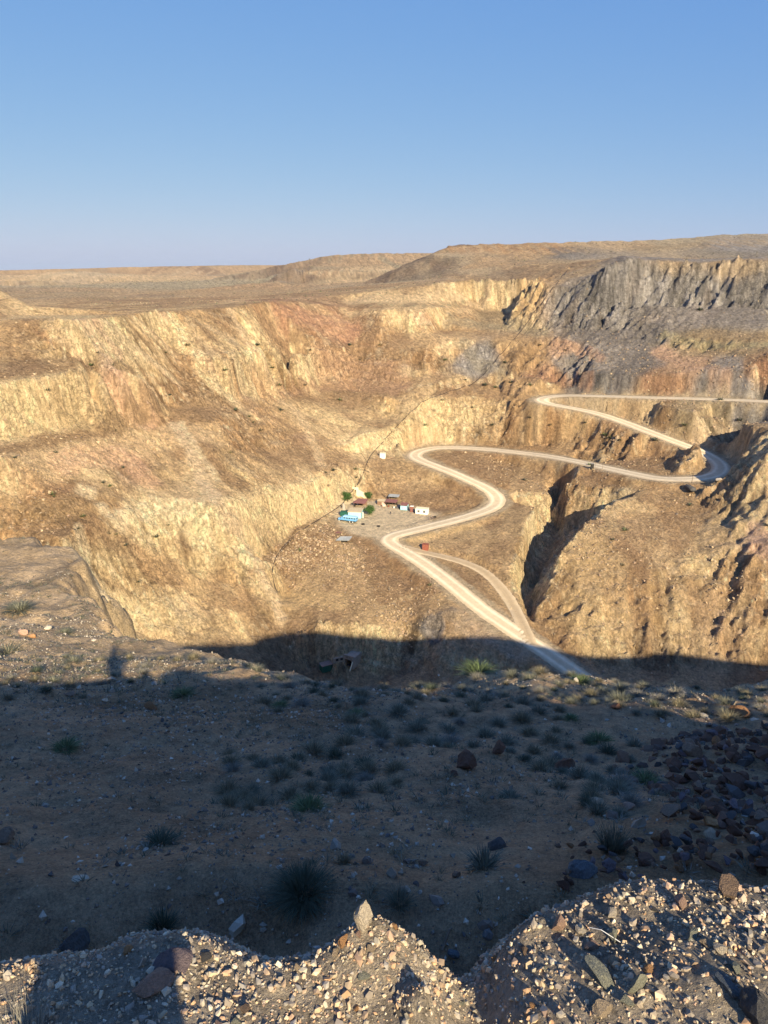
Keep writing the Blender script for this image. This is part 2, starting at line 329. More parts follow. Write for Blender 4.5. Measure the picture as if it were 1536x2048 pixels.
Zp = Z1*(1-edge1)+Zp*edge1
FOOT = []   # things whose footprint levels the ground: (x, y, z, r)

def H(x, y):
    x = np.asarray(x, float); y = np.asarray(y, float)
    z2 = g2.samp(Z2, x, y); z3 = g3.samp(Z3, x, y)
    d = np.hypot(x, y)
    k3 = ss(0, 150, np.minimum.reduce([x-g3.x0, g3.x1-x, y-g3.y0, g3.y1-y])); z = z2*(1-k3)+z3*k3
    far = ss(420, 700, d)
    z = z+far*(.9*fbm(x/60, y/60, 4, 81)-2.4*np.abs(fbm(x/16, y/40, 4, 91))*ss(3000, 900, d))+1.2*fbm(x/400, y/400, 3, 95)*ss(1500, 3000, d)
    m1 = (x > g1.x0) & (x < g1.x1) & (y > 25) & (y < g1.y1)
    k1 = ss(0, 18, np.minimum.reduce([x-g1.x0, g1.x1-x, g1.y1-y]))*ss(34, 44, y+0*x)
    z1 = g1.samp(Zp, x, y)
    in0 = (x > g0.x0) & (x < g0.x1) & (y > g0.y0) & (y < g0.y1)
    z0 = g0.samp(Z0b, x, y)
    k0 = ss(0, 6, np.minimum.reduce([x-g0.x0, g0.x1-x, g0.y1-y, y-g0.y0]))
    z = np.where(m1, z*(1-k1)+z1*k1, z)
    z = np.where(in0, z*(1-k0)+z0*k0, z)
    z = z+mound(x, y)*(d < 60)
    nf = (d < 6)
    zf = fore(x, y); return np.where(nf & (y > -1.5), np.maximum(z, zf), z)

# near slope relief
X0, Y0 = g0.mesh()
Z0s = gauss(Z0, 1.4)
w0 = .35+.65*ss(3, 8, Y0)
wq = .8+1.3*ss(20, 28, Y0)
Z0b = g0.samp(Z0s, X0+wq*fbm(X0/2.4, Y0/2.4, 4, 7, .6), Y0+wq*fbm(X0/2.4, Y0/2.4, 4, 8, .6))
Z0b = Z0b+ss(3, 9, Y0)*(.2*fbm(X0/5, Y0/5, 3, 12)+.09*fbm(X0/1.3, Y0/1.3, 3, 15))+ss(38, 60, Y0)*0
def bump(x, y, cx, cy, rx, ry, h, p=2):
    return h*np.exp(-(np.abs((x-cx)/rx)**p+np.abs((y-cy)/ry)**p))
EDGE = [(-3,1.7),(-1.2,1.66),(-.75,1.80),(-.5,1.80),(-.35,1.7),(-.22,1.7),(-.05,1.78),(.06,1.74),(.14,1.74),(.24,1.76),(.36,1.8),(.55,1.85),(.8,1.95),(1.2,1.9),(1.8,1.8),(4,1.8)]
def fore(x, y):
    ye = np.interp(x, [e[0] for e in EDGE], [e[1] for e in EDGE])+.05*fbm(x*3, y*0, 3, 201)
    z = -1.87+bump(x, y, .95, 1.3, .42, .7, .2)+bump(x, y, -.02, 1.66, .13, .12, .11)+bump(x, y, .1, 1.46, .06, .07, .1)+bump(x, y, -.45, 1.25, .4, .3, .03)
    z = z-bump(x, y, .25, 1.5, 0.10, 1.2, .13)+bump(x, y, -.4, .5, .34, .28, .66)*1.0  # last bump: unseen ground added below the view to shade the left foreground
    z = z+.03*fbm(x*4, y*4, 4, 203)+.012*fbm(x*15, y*15, 3, 205)
    t = np.maximum(0, y-ye+.12); z = z-1.5*t*t/(t+.12)
    return z-2.0*np.maximum(0, np.abs(x)-6)
def mound(x, y):
    z = .05*fbm(x*1.1, y*1.1, 3, 101)*ss(9, 3, y)+(.07*(.4-np.abs(fbm(x*.9, y*.9, 4, 107, .6))*2)+.05*fbm(x*3, y*3, 3, 109))*ss(5, 9, y)+.16*(.35-np.abs(fbm(x/2.6, y/2.6, 4, 113, .6))*2)*ss(13, 18, y)
    z = z+.022*fbm(x*5, y*5, 3, 103)*ss(12, 4, y)
    return z
HIT_T = np.concatenate([np.linspace(.8, 60, 1200), np.geomspace(60.01, 4000, 2600)])
def Hc(x, y):           # quick height without the fine relief
    z = g3.samp(Z3, x, y); m1 = (x > g1.x0) & (x < g1.x1) & (y > 50) & (y < g1.y1-30); z = np.where(m1, g1.samp(Zp, x, y), z)
    m0 = (x > g0.x0) & (x < g0.x1) & (y > g0.y0) & (y < 76); z = np.where(m0, g0.samp(Z0b, x, y), z)
    return np.where((y < 4) & (y > 0), np.maximum(z, fore(x, y)) if np.any(y < 4) else z, z)
def hit(px, py, lift=0.0):
    a, b = sight(px, py); t = HIT_T; i = np.nonzero(b*t < Hc(a*t, t))[0]
    if len(i) == 0: return (a*1000, 1000, b*1000)
    t = np.linspace(t[i[0]]*.95-.15, t[i[0]]*1.06+.25, 240)
    for _ in range(2):
        h = H(a*t, t); k = np.nonzero(b*t < h)[0]; k = k[0] if len(k) else len(t)-1
        lo, hi = t[max(0, k-1)], t[k]; t = np.linspace(lo, hi+1e-6, 24)
    t1 = t[0]; return (a*t1, t1, float(h[min(k, len(h)-1)])+lift)


# ------------------------------------------------------------------ materials
def mat(name, col=(.5, .5, .5), rough=.9, attr=None, bump=0, bscale=1, var=0, vscale=1, metal=0):
    m = bpy.data.materials.new(name); m.use_nodes = True; n = m.node_tree.nodes; l = m.node_tree.links
    b = n['Principled BSDF']; b.inputs['Roughness'].default_value = rough; b.inputs['Metallic'].default_value = metal
    b.inputs['Specular IOR Level'].default_value = .2 if rough > .6 else .5
    tc = n.new('ShaderNodeTexCoord'); src = None
    if attr:
        a = n.new('ShaderNodeAttribute'); a.attribute_name = attr; src = a.outputs['Color']
    else:
        r = n.new('ShaderNodeRGB'); r.outputs[0].default_value = (*col, 1); src = r.outputs[0]
    if var:
        nz = n.new('ShaderNodeTexNoise'); nz.inputs['Scale'].default_value = vscale; nz.inputs['Detail'].default_value = 7
        nz.inputs['Roughness'].default_value = .65
        l.new(tc.outputs['Object'], nz.inputs['Vector'])
        mr = n.new('ShaderNodeMapRange'); mr.inputs['From Min'].default_value = .3; mr.inputs['From Max'].default_value = .7
        mr.inputs['To Min'].default_value = 1-var; mr.inputs['To Max'].default_value = 1+var
        l.new(nz.outputs[0], mr.inputs['Value'])
        mx = n.new('ShaderNodeVectorMath'); mx.operation = 'SCALE'
        l.new(src, mx.inputs[0]); l.new(mr.outputs[0], mx.inputs['Scale']); src = mx.outputs[0]
    l.new(src, b.inputs['Base Color'])
    if bump:
        nb = n.new('ShaderNodeTexNoise'); nb.inputs['Scale'].default_value = bscale; nb.inputs['Detail'].default_value = 9
        nb.inputs['Roughness'].default_value = .7
        l.new(tc.outputs['Object'], nb.inputs['Vector'])
        bp = n.new('ShaderNodeBump'); bp.inputs['Strength'].default_value = 1; bp.inputs['Distance'].default_value = bump
        l.new(nb.outputs[0], bp.inputs['Height']); l.new(bp.outputs[0], b.inputs['Normal'])
    return m
def ground_mat():
    m = mat('ground_earth', attr='Col', rough=.95)
    n = m.node_tree.nodes; l = m.node_tree.links; b = n['Principled BSDF']
    tc = [x for x in n if x.type == 'TEX_COORD'][0]; at = [x for x in n if x.type == 'ATTRIBUTE'][0]
    ln = n.new('ShaderNodeVectorMath'); ln.operation = 'LENGTH'; l.new(tc.outputs['Object'], ln.inputs[0])
    src = at.outputs['Color']; hs = None
    def fade(a, b_):
        r = n.new('ShaderNodeMapRange'); r.inputs['From Min'].default_value = a; r.inputs['From Max'].default_value = b_
        r.inputs['To Min'].default_value = 1; r.inputs['To Max'].default_value = 0; l.new(ln.outputs['Value'], r.inputs['Value']); return r.outputs[0]
    def noise(sc, det=6, vec=None, r=.65):
        z = n.new('ShaderNodeTexNoise'); z.inputs['Scale'].default_value = sc; z.inputs['Detail'].default_value = det; z.inputs['Roughness'].default_value = r
        l.new(vec or tc.outputs['Object'], z.inputs['Vector']); return z.outputs[0]
    def mth(op, a, c, d=None):
        z = n.new('ShaderNodeMath'); z.operation = op
        for k, v in enumerate((a, c, d)):
            if v is None: continue
            if isinstance(v, (int, float)): z.inputs[k].default_value = v
            else: l.new(v, z.inputs[k])
        return z.outputs[0]
    # grain: colour grain at three sizes (coarse everywhere, fine only matters nearby)
    g1_ = mth('MULTIPLY_ADD', noise(.5, 10, r=.86), 3.0, -1.5); g2_ = mth('MULTIPLY_ADD', noise(6, 5), .9, -.45); g3_ = mth('MULTIPLY_ADD', noise(34, 6, r=.85), 3.0, -1.5)
    k = mth('ADD', mth('ADD', g1_, mth('MULTIPLY', g2_, fade(150, 500))), mth('MULTIPLY', g3_, fade(10, 50)))
    k = mth('ADD', k, 1.0)
    vc = n.new('ShaderNodeTexVoronoi'); vc.feature = 'DISTANCE_TO_EDGE'; vc.inputs['Scale'].default_value = .42; wv = n.new('ShaderNodeTexNoise'); wv.inputs['Scale'].default_value = .35; wv.inputs['Detail'].default_value = 6
    l.new(tc.outputs['Object'], wv.inputs['Vector']); wa = n.new('ShaderNodeVectorMath'); wa.operation = 'MULTIPLY_ADD'; l.new(wv.outputs['Color'], wa.inputs[0]); wa.inputs[1].default_value = (7, 7, 7); sq = n.new('ShaderNodeVectorMath'); sq.operation = 'MULTIPLY'; sq.inputs[1].default_value = (1.0, .8, .55); l.new(tc.outputs['Object'], sq.inputs[0]); l.new(sq.outputs[0], wa.inputs[2]); l.new(wa.outputs[0], vc.inputs['Vector'])
    ck = n.new('ShaderNodeMapRange'); ck.inputs['From Min'].default_value = .0; ck.inputs['From Max'].default_value = .16; ck.inputs['To Min'].default_value = .60; ck.inputs['To Max'].default_value = 1.04; l.new(vc.outputs['Distance'], ck.inputs['Value'])  # dark crack lines painted into the colour, standing in for relief shading
    fk = fade(60, 140); one = mth('MULTIPLY_ADD', mth('SUBTRACT', ck.outputs[0], 1.0), mth('MULTIPLY', mth('SUBTRACT', 1.0, fk), at.outputs['Alpha']), 1.0); k = mth('MULTIPLY', mth('MAXIMUM', k, .3), one)
    sc = n.new('ShaderNodeVectorMath'); sc.operation = 'SCALE'; l.new(src, sc.inputs[0]); l.new(k, sc.inputs['Scale'])
    l.new(sc.outputs[0], b.inputs['Base Color'])
    # relief: rubble and cracks
    far = mth('ABSOLUTE', mth('MULTIPLY_ADD', noise(.33, 9, r=.74), 2.0, -1.0), 0); far = mth('MULTIPLY', far, 2.4)
    near = mth('ADD', mth('MULTIPLY', noise(14, 8, r=.78), .11), mth('MULTIPLY', noise(2.2, 6, r=.7), .16))
    far_k = n.new('ShaderNodeMapRange'); far_k.inputs['From Min'].default_value = 30; far_k.inputs['From Max'].default_value = 120
    far_k.inputs['To Min'].default_value = .12; far_k.inputs['To Max'].default_value = 1; l.new(ln.outputs['Value'], far_k.inputs['Value'])
    h = mth('ADD', mth('MULTIPLY', far, far_k.outputs[0]), mth('MULTIPLY', near, fade(8, 80)))
    bp = n.new('ShaderNodeBump'); bp.inputs['Strength'].default_value = 1; bp.inputs['Distance'].default_value = 1.0
    l.new(h, bp.inputs['Height']); l.new(bp.outputs[0], b.inputs['Normal'])
    return m
M_GROUND = ground_mat()

def make(name, v, f, m, parent=None, smooth=False, col=None, kind=None, loc=None):
    me = bpy.data.meshes.new(name); v = np.asarray(v, dtype=np.float32); f = np.asarray(f)
    if f.dtype != object and f.ndim == 2:
        nv, nf, k = len(v), len(f), f.shape[1]
        me.vertices.add(nv); me.vertices.foreach_set('co', v.ravel())
        me.loops.add(nf*k); me.loops.foreach_set('vertex_index', f.astype(np.int32).ravel())
        me.polygons.add(nf); me.polygons.foreach_set('loop_start', np.arange(nf, dtype=np.int32)*k)
        me.polygons.foreach_set('use_smooth', np.full(nf, smooth)); me.update(calc_edges=True)
    else:
        me.from_pydata([tuple(p) for p in v], [], [tuple(q) for q in f]); me.update()
        if smooth: me.polygons.foreach_set('use_smooth', [True]*len(me.polygons))
    if col is not None:
        a = me.color_attributes.new('Col', 'FLOAT_COLOR', 'POINT'); a.data.foreach_set('color', (col if col.shape[1] == 4 else np.c_[col, np.ones(len(col))]).astype(np.float32).ravel())
    if m is not None: me.materials.append(m)
    o = bpy.data.objects.new(name, me); C.objects.link(o)
    if parent is not None: o.parent = parent
    if kind: o['kind'] = kind
    if loc is not None: o.location = loc
    return o
def tag(o, label=None, cat=None, group=None):
    if label: o['label'] = label
    if cat: o['category'] = cat
    if group: o['group'] = group
    return o

# ------------------------------------------------------------------ earth colours of the place, zone by zone
pale = (.62,.49,.28); cream = (.70,.58,.36); tan = (.49,.355,.195); brown = (.37,.25,.135); dkb = (.26,.18,.11); pink = (.58,.40,.29)
red = (.37,.225,.145); gry = (.265,.255,.24); dgr = (.19,.185,.178); olive = (.33,.275,.175); slope_c = (.38,.275,.165); dirt = (.375,.237,.127); clay = (.46,.30,.17)
ZONES = [(60,660,tan,60),(200,660,pale,70),(330,650,tan,60),(430,640,tan,50),(500,640,pale,50),(560,640,tan,40),(60,740,dkb,35),(150,735,brown,30),(190,660,pink,26),
 (20,820,pale,60),(110,800,tan,50),(230,790,pink,50),(280,770,pink,30),(300,700,tan,50),(400,740,brown,55),(470,690,pale,30),(560,700,tan,50),(600,740,brown,40),(620,690,tan,30),
 (620,640,red,50),(680,660,red,45),(650,730,brown,50),(730,740,brown,50),(600,775,brown,30),(450,790,brown,50),(380,800,brown,40),(300,850,brown,22),(100,875,brown,25),(20,895,brown,25),
 (60,950,tan,60),(180,920,pale,50),(250,920,pink,40),(350,900,pale,40),(330,960,pale,30),(450,870,brown,55),(560,860,tan,45),(430,900,tan,40),(600,880,pink,26),(640,840,pale,40),(620,900,tan,40),(550,960,tan,40),
 (60,1020,brown,50),(180,990,brown,35),(300,1010,cream,30),(400,980,cream,40),(450,960,pale,40),(540,1000,pale,50),(640,990,cream,40),(700,1000,tan,20),(280,1080,pale,40),(400,1060,cream,40),(350,1100,tan,30),(450,1130,pale,50),
 (300,1180,tan,50),(380,1220,pale,50),(280,1240,cream,40),(460,1250,pale,30),(480,1080,pale,30),(520,1150,clay,18),(530,1180,tan,30),(600,1040,tan,20),(640,1100,brown,40),(700,1130,brown,40),(600,1190,tan,40),(700,1200,brown,40),(760,1160,brown,50),(820,1190,brown,40),(640,1280,slope_c,50),(700,1340,slope_c,50),(820,1300,slope_c,40),(750,1240,tan,30),
 (660,940,brown,20),(750,850,brown,16),(740,880,cream,26),(800,850,pale,40),(880,830,pale,50),(960,830,tan,50),(1040,840,brown,50),(1150,870,brown,60),(1250,890,brown,60),(1320,920,brown,40),
 (850,960,tan,40),(900,980,brown,40),(780,960,tan,30),(950,930,brown,40),(1050,940,brown,50),(1100,960,brown,40),(900,780,brown,30),(1000,785,brown,30),(900,765,pale,14),(1000,763,tan,14),
 (740,690,brown,40),(800,700,tan,50),(850,720,brown,30),(880,690,tan,40),(940,720,gry,40),(900,640,tan,40),(830,640,pale,50),(1000,640,olive,40),(960,600,tan,30),(860,590,pale,40),(780,590,pale,30),(820,610,olive,14),(1060,600,tan,40),
 (1020,690,tan,20),(1050,715,brown,30),(1130,700,pink,20),(1150,720,gry,30),(1200,720,gry,40),(1280,720,dgr,40),(1330,710,pink,22),(1380,730,pink,22),(1450,740,gry,30),(1530,740,red,26),(1100,750,red,26),(1200,765,dgr,40),(1330,770,red,30),(1450,780,gry,40),
 (1130,600,gry,40),(1200,580,dgr,40),(1300,590,gry,50),(1250,640,gry,40),(1400,600,gry,50),(1500,600,gry,50),(1200,660,dgr,30),(1300,670,dgr,30),(1400,685,olive,30),(1500,690,olive,26),(1350,530,(.36,.30,.22),24),(1470,535,(.38,.31,.22),30),(1150,545,(.36,.3,.21),20),
 (1300,825,brown,50),(1420,820,olive,50),(1500,830,gry,40),(1480,880,brown,30),(1200,805,tan,20),(1100,775,tan,20),(1380,930,tan,24),
 (950,1060,tan,50),(1000,1100,tan,40),(900,1040,tan,30),(930,1150,tan,30),(1100,1020,brown,40),(1200,980,brown,40),(1300,1000,tan,50),(1150,1120,tan,40),(1200,1150,tan,60),(1150,1220,tan,50),(1300,1100,slope_c,60),(1380,1050,slope_c,50),(1400,1150,tan,50),(1300,1200,tan,60),(1420,1220,slope_c,60),(1500,1200,brown,50),(1480,1000,slope_c,40),(1520,1080,pink,20),(1500,1300,slope_c,50),(1250,1300,slope_c,50),(1100,1290,slope_c,30),
 (950,1260,clay,30),(870,1260,gry,14),(1000,1300,clay,30),
 (100,610,tan,50),(300,600,brown,60),(500,590,brown,50),(20,610,pale,20),(100,580,brown,40),(400,570,olive,60),(200,555,tan,40),(550,575,brown,40),(660,575,brown,40),(380,540,brown,40),(620,548,brown,24),(760,545,tan,40),(720,515,brown,40),(860,525,(.36,.29,.19),40),(900,500,brown,40),(1000,505,brown,50),(1100,500,brown,40),(1170,510,dgr,30),(1250,495,brown,40),(1350,490,olive,40),(1480,485,gry,40),(1000,530,brown,40),(1100,535,tan,40)]
ZW = []
for px, py, c, r in ZONES:   # each colour sits on the rock it was surveyed on
    q = hit(px, py); d = math.sqrt(q[0]**2+q[1]**2+q[2]**2); ZW.append((q[0], q[1], q[2], max(4, r*d/F*1.05), c))
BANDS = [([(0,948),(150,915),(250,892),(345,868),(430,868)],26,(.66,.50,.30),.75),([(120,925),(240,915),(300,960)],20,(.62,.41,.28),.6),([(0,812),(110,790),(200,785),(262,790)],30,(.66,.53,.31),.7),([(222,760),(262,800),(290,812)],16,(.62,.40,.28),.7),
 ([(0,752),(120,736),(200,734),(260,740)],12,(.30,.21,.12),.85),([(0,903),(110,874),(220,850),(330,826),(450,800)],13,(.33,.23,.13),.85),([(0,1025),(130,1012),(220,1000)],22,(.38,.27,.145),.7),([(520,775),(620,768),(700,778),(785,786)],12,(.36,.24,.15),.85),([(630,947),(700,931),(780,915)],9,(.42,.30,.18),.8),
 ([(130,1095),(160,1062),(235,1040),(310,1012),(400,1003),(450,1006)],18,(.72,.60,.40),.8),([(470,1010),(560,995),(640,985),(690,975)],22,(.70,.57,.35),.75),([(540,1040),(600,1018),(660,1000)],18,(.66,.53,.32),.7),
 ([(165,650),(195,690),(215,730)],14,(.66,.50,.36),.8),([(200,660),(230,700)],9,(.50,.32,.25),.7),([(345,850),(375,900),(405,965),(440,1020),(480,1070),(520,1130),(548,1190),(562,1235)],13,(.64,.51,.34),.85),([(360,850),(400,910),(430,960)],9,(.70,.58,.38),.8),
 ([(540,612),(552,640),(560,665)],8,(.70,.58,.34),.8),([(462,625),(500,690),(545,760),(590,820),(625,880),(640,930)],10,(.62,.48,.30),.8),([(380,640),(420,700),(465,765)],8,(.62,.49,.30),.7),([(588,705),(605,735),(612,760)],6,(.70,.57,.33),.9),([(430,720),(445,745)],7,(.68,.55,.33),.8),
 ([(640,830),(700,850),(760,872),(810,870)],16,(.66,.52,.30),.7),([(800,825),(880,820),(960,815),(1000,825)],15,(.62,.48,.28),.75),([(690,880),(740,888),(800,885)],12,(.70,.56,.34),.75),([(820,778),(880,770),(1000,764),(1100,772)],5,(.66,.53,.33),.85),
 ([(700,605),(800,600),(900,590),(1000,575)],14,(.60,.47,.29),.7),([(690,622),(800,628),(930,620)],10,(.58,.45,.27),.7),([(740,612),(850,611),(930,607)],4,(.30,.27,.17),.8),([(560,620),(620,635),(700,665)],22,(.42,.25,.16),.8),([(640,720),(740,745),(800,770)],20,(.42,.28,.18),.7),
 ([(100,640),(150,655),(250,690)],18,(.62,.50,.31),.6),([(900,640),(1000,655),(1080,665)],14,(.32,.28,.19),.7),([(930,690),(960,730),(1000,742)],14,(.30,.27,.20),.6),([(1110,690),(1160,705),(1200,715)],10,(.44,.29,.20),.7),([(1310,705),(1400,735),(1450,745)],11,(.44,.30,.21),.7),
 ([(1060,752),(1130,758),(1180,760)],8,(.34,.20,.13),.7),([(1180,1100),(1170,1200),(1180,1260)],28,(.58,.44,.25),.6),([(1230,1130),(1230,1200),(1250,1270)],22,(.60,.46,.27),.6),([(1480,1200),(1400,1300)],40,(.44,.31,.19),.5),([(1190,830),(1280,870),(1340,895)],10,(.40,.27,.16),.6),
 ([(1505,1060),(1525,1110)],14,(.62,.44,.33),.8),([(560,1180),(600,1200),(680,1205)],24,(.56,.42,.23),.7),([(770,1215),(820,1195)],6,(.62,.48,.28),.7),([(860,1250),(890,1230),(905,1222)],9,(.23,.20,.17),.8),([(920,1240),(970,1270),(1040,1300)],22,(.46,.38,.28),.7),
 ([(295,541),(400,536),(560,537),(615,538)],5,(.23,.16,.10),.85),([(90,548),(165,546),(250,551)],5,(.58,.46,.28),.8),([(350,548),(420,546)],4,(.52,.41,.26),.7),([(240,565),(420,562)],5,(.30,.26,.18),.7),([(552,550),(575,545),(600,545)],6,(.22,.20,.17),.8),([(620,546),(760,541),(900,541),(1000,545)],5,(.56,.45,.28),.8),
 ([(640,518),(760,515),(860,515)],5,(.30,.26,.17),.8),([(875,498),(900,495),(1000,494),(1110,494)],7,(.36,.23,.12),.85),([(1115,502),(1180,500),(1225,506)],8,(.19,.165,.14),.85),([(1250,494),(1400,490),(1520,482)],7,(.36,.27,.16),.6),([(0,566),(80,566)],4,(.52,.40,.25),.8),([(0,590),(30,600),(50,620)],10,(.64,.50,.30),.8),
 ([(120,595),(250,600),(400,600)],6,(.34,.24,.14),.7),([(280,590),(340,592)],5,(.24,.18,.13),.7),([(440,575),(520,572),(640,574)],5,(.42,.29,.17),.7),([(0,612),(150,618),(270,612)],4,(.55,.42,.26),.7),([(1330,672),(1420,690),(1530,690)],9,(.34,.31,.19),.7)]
BG = []
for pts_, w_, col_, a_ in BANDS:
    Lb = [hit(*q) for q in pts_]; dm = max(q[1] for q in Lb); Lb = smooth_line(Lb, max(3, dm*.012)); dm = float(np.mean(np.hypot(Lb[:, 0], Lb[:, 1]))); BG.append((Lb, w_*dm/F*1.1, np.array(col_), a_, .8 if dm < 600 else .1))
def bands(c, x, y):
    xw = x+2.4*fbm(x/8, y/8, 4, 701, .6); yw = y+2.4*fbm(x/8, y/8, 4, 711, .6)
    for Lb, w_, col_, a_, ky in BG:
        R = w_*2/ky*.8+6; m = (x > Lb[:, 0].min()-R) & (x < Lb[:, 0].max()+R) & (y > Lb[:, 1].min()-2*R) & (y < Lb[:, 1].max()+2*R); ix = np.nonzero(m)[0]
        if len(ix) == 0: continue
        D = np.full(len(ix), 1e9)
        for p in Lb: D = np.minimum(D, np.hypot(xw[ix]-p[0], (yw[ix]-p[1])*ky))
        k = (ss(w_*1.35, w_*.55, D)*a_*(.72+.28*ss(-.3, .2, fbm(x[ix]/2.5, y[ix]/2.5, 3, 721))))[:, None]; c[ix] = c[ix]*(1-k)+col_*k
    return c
def zone_col(x, y, z):
    acc = np.zeros((len(x), 3)); w = np.zeros(len(x))
    wd = np.maximum(1, np.hypot(x, y)/250)
    xx = x+3*wd*fbm(x/9/wd, y/9/wd, 3, 111); yy = y+3*wd*fbm(x/9/wd, y/9/wd, 3, 113)
    for qx, qy, qz, r, c in ZW:
        d2 = ((xx-qx)**2+(yy-qy)**2+(1.5*(z-qz))**2)/(r*r)
        k = 1/(d2**3+.08)
        acc += k[:, None]*np.array(c); w += k
    return acc/w[:, None]
def colour(x, y, z):
    c = zone_col(x, y, z)
    ing = ((x > g1.x0) & (x < g1.x1) & (y > 36) & (y < g1.y1)).astype(float)
    S = lambda A: g1.samp(A, x, y)*ing
    st = S(steep); d = np.hypot(x, y)
    streak = .5*S(Lm)+.8*S(Lf)+.25*S(Lc)
    c = c*np.clip(1+.26*np.clip(streak, -2, 2)*(.35+.65*st), .45, 1.6)[:, None]
    mo = S(Lp); mo2 = S(Lp2); wk = ss(.09, .16, c[:, 0]-c[:, 2])*ss(50, 80, y)*(1-.97*S(crag)); L0 = c.mean(1, keepdims=True)
    a_ = ss(.2, .9, mo)*.75*wk*(.4+.6*st); c = c*(1-a_[:, None])+np.array((.68,.55,.33))*a_[:, None]
    a_ = ss(.15, 1.0, -mo)*.68*wk; c = c*(1-a_[:, None])+np.array((.33,.225,.13))*a_[:, None]
    a_ = ss(.5, 1.5, mo2)*.5*wk*st; c = c*(1-a_[:, None])+np.array((.70,.60,.42))*a_[:, None]
    a_ = ss(.5, 1.6, -mo2)*.5*wk; c = c*(1-a_[:, None])+np.array((.30,.20,.12))*a_[:, None]
    vn_ = ss(.14, .03, np.abs(mo2+.35*S(Lf)))*.55*wk*(.25+.75*st); c = c*(1-vn_[:, None])+np.array((.76,.66,.46))*vn_[:, None]
    vn_ = ss(.12, .03, np.abs(mo-.5+.3*S(Lf)))*.5*wk; c = c*(1-vn_[:, None])+np.array((.25,.165,.10))*vn_[:, None]
    pk = ss(.15, .5, fbm((x+.8*z)/13, (y+.4*z)/13, 4, 733, .6))*.5*wk*st*(x < 30); c = c*(1-pk[:, None])+(c*np.array((1.04,.84,.86)))*pk[:, None]
    # fresh pale rock on the steep faces, brown scree below
    warm = ss(.09, .16, c[:, 0]-c[:, 2])
    pl = warm*np.clip(.5*S(Lc)+.6*S(Lm)+1.2*fbm(x/14, y/14, 3, 121), 0, 1.2)*st*ing*.5
    c = c*(1-pl[:, None])+(c*1.2+np.array((.05,.038,.018)))*pl[:, None]
    sl = S(slope1); Rd = g1.samp(Dr, x, y)
    db = (1-ss(.55, 1.0, sl))*ing*ss(.03, .15, sl)*.42*ss(6, 14, Rd)*ss(60, 75, y)*(.35+.65*warm)*(1-.8*ss(50, 70, x)*ss(310, 290, y))
    lum = c.mean(1, keepdims=True); scree = np.array((.36,.255,.15))*(.45+.55*lum/.33)
    c = c*(1-db[:, None])+scree*db[:, None]
    hl = (1-S(crag))*warm*ss(.9, 1.5, sl)*ing*.5*ss(.02, .25, lum[:, 0]-.2); c = c*(1-hl[:, None])+np.array(cream)*hl[:, None]*.95
    # patches: pinkish and ochre veins
    v = ss(.15, .45, fbm(x/10, y/10, 4, 131))*.3*(.3+.7*st)*ing; c = c*(1-v[:, None])+c*np.array((1.08,.9,.8))*v[:, None]
    v = ss(.1, .5, fbm(x/18, y/18, 4, 137))*.3; c = c*(1-v[:, None]*.4)
    v = ss(-.1, -.5, fbm(x/7, y/7, 5, 139))*.35; c = c*(1-v[:, None]*.45)
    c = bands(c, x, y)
    c = c*(1-.9*ss(50, 80, y)[:, None]*(1-np.array((1.20, 1.11, 1.01))))
    # near slope
    nearm = ss(62, 50, y)*(x > -200)*ing*0+((y < 45)*1.0)
    rimy = np.interp(x, [p[0] for p in rim[2:]], [p[1] for p in rim[2:]])
    nk = ss(2.5, 0, y-rimy)*(x > -86)
    nb = np.array(dirt)[None]*(1+.25*fbm(x/2.2, y/2.2, 4, 141))[:, None]
    cl = ss(.0, .5, fbm(x/5, y/5, 3, 143)+.9*ss(-.35, -.75, x/np.maximum(y, 4))*ss(5, 8, y)*ss(15, 11, y)+.25); nb = nb*(1-cl[:, None])+np.array(clay)*cl[:, None]
    wm = ss(14.5, 19, y)*.85; nb = nb*(1-wm[:, None])+(np.array((.48,.35,.205))*(1+.25*fbm(x/1.5, y/1.5, 4, 145))[:, None])*wm[:, None]  # soil colour split: paler on the sunlit strip, warmed against blue skylight in shade
    mk = ss(3.2, 2.2, y); nb = nb*(1-mk[:, None])+np.array((.44,.36,.26))*mk[:, None]
    c = c*(1-nk[:, None])+nb*nk[:, None]
    # road verges, yard
    Rr = g1.samp(Dr, x, y)+(1-ing)*1e3; k = ss(7.5, 4.6, Rr+1.6*fbm(x/4, y/4, 3, 147))*.95
    c = c*(1-k[:, None])+np.array((.54,.42,.265))*k[:, None]
    k = g1.samp(yard_m, x, y)*ing*.85; tr = .5+.5*np.sin(3*fbm(x/6, y/14, 3, 149)*6); c = c*(1-k[:, None])+(np.array((.80,.645,.42))*(.92+.12*tr)[:, None])*k[:, None]
    Tt = g1.samp(Dt, x, y)+(1-ing)*1e3; k = ss(3.4, 1.5, Tt)*.6; c = c*(1-k[:, None])+np.array((.52,.40,.25))*k[:, None]
    gy3, gx3 = G3; s3 = np.hypot(g3.samp(gx3, x, y), g3.samp(gy3, x, y))
    k = ss(.16, .34, s3)*ss(500, 650, d)*ss(4000, 2500, d)*(.55+.45*ss(-.3, .3, fbm(x/12, y/60, 3, 161))); c = c*(1-k[:, None])+np.array((.25,.175,.11))*k[:, None]
    k = ss(.1, .5, fbm(x/160, y/320, 3, 163))*ss(520, 700, d)*ss(.2, .1, s3)*.6; c = c*(1-k[:, None])+np.array((.50,.39,.25))*k[:, None]
    # vegetation film on the far plain
    k = ss(0, .5, fbm(x/45, y/45, 4, 151))*ss(450, 700, d)*.3; c = c*(1-k[:, None])+np.array((.28,.245,.16))*k[:, None]
    return np.clip(c, .02, .9)

G3 = np.gradient(gauss(Z3, 1.5), g3.res)
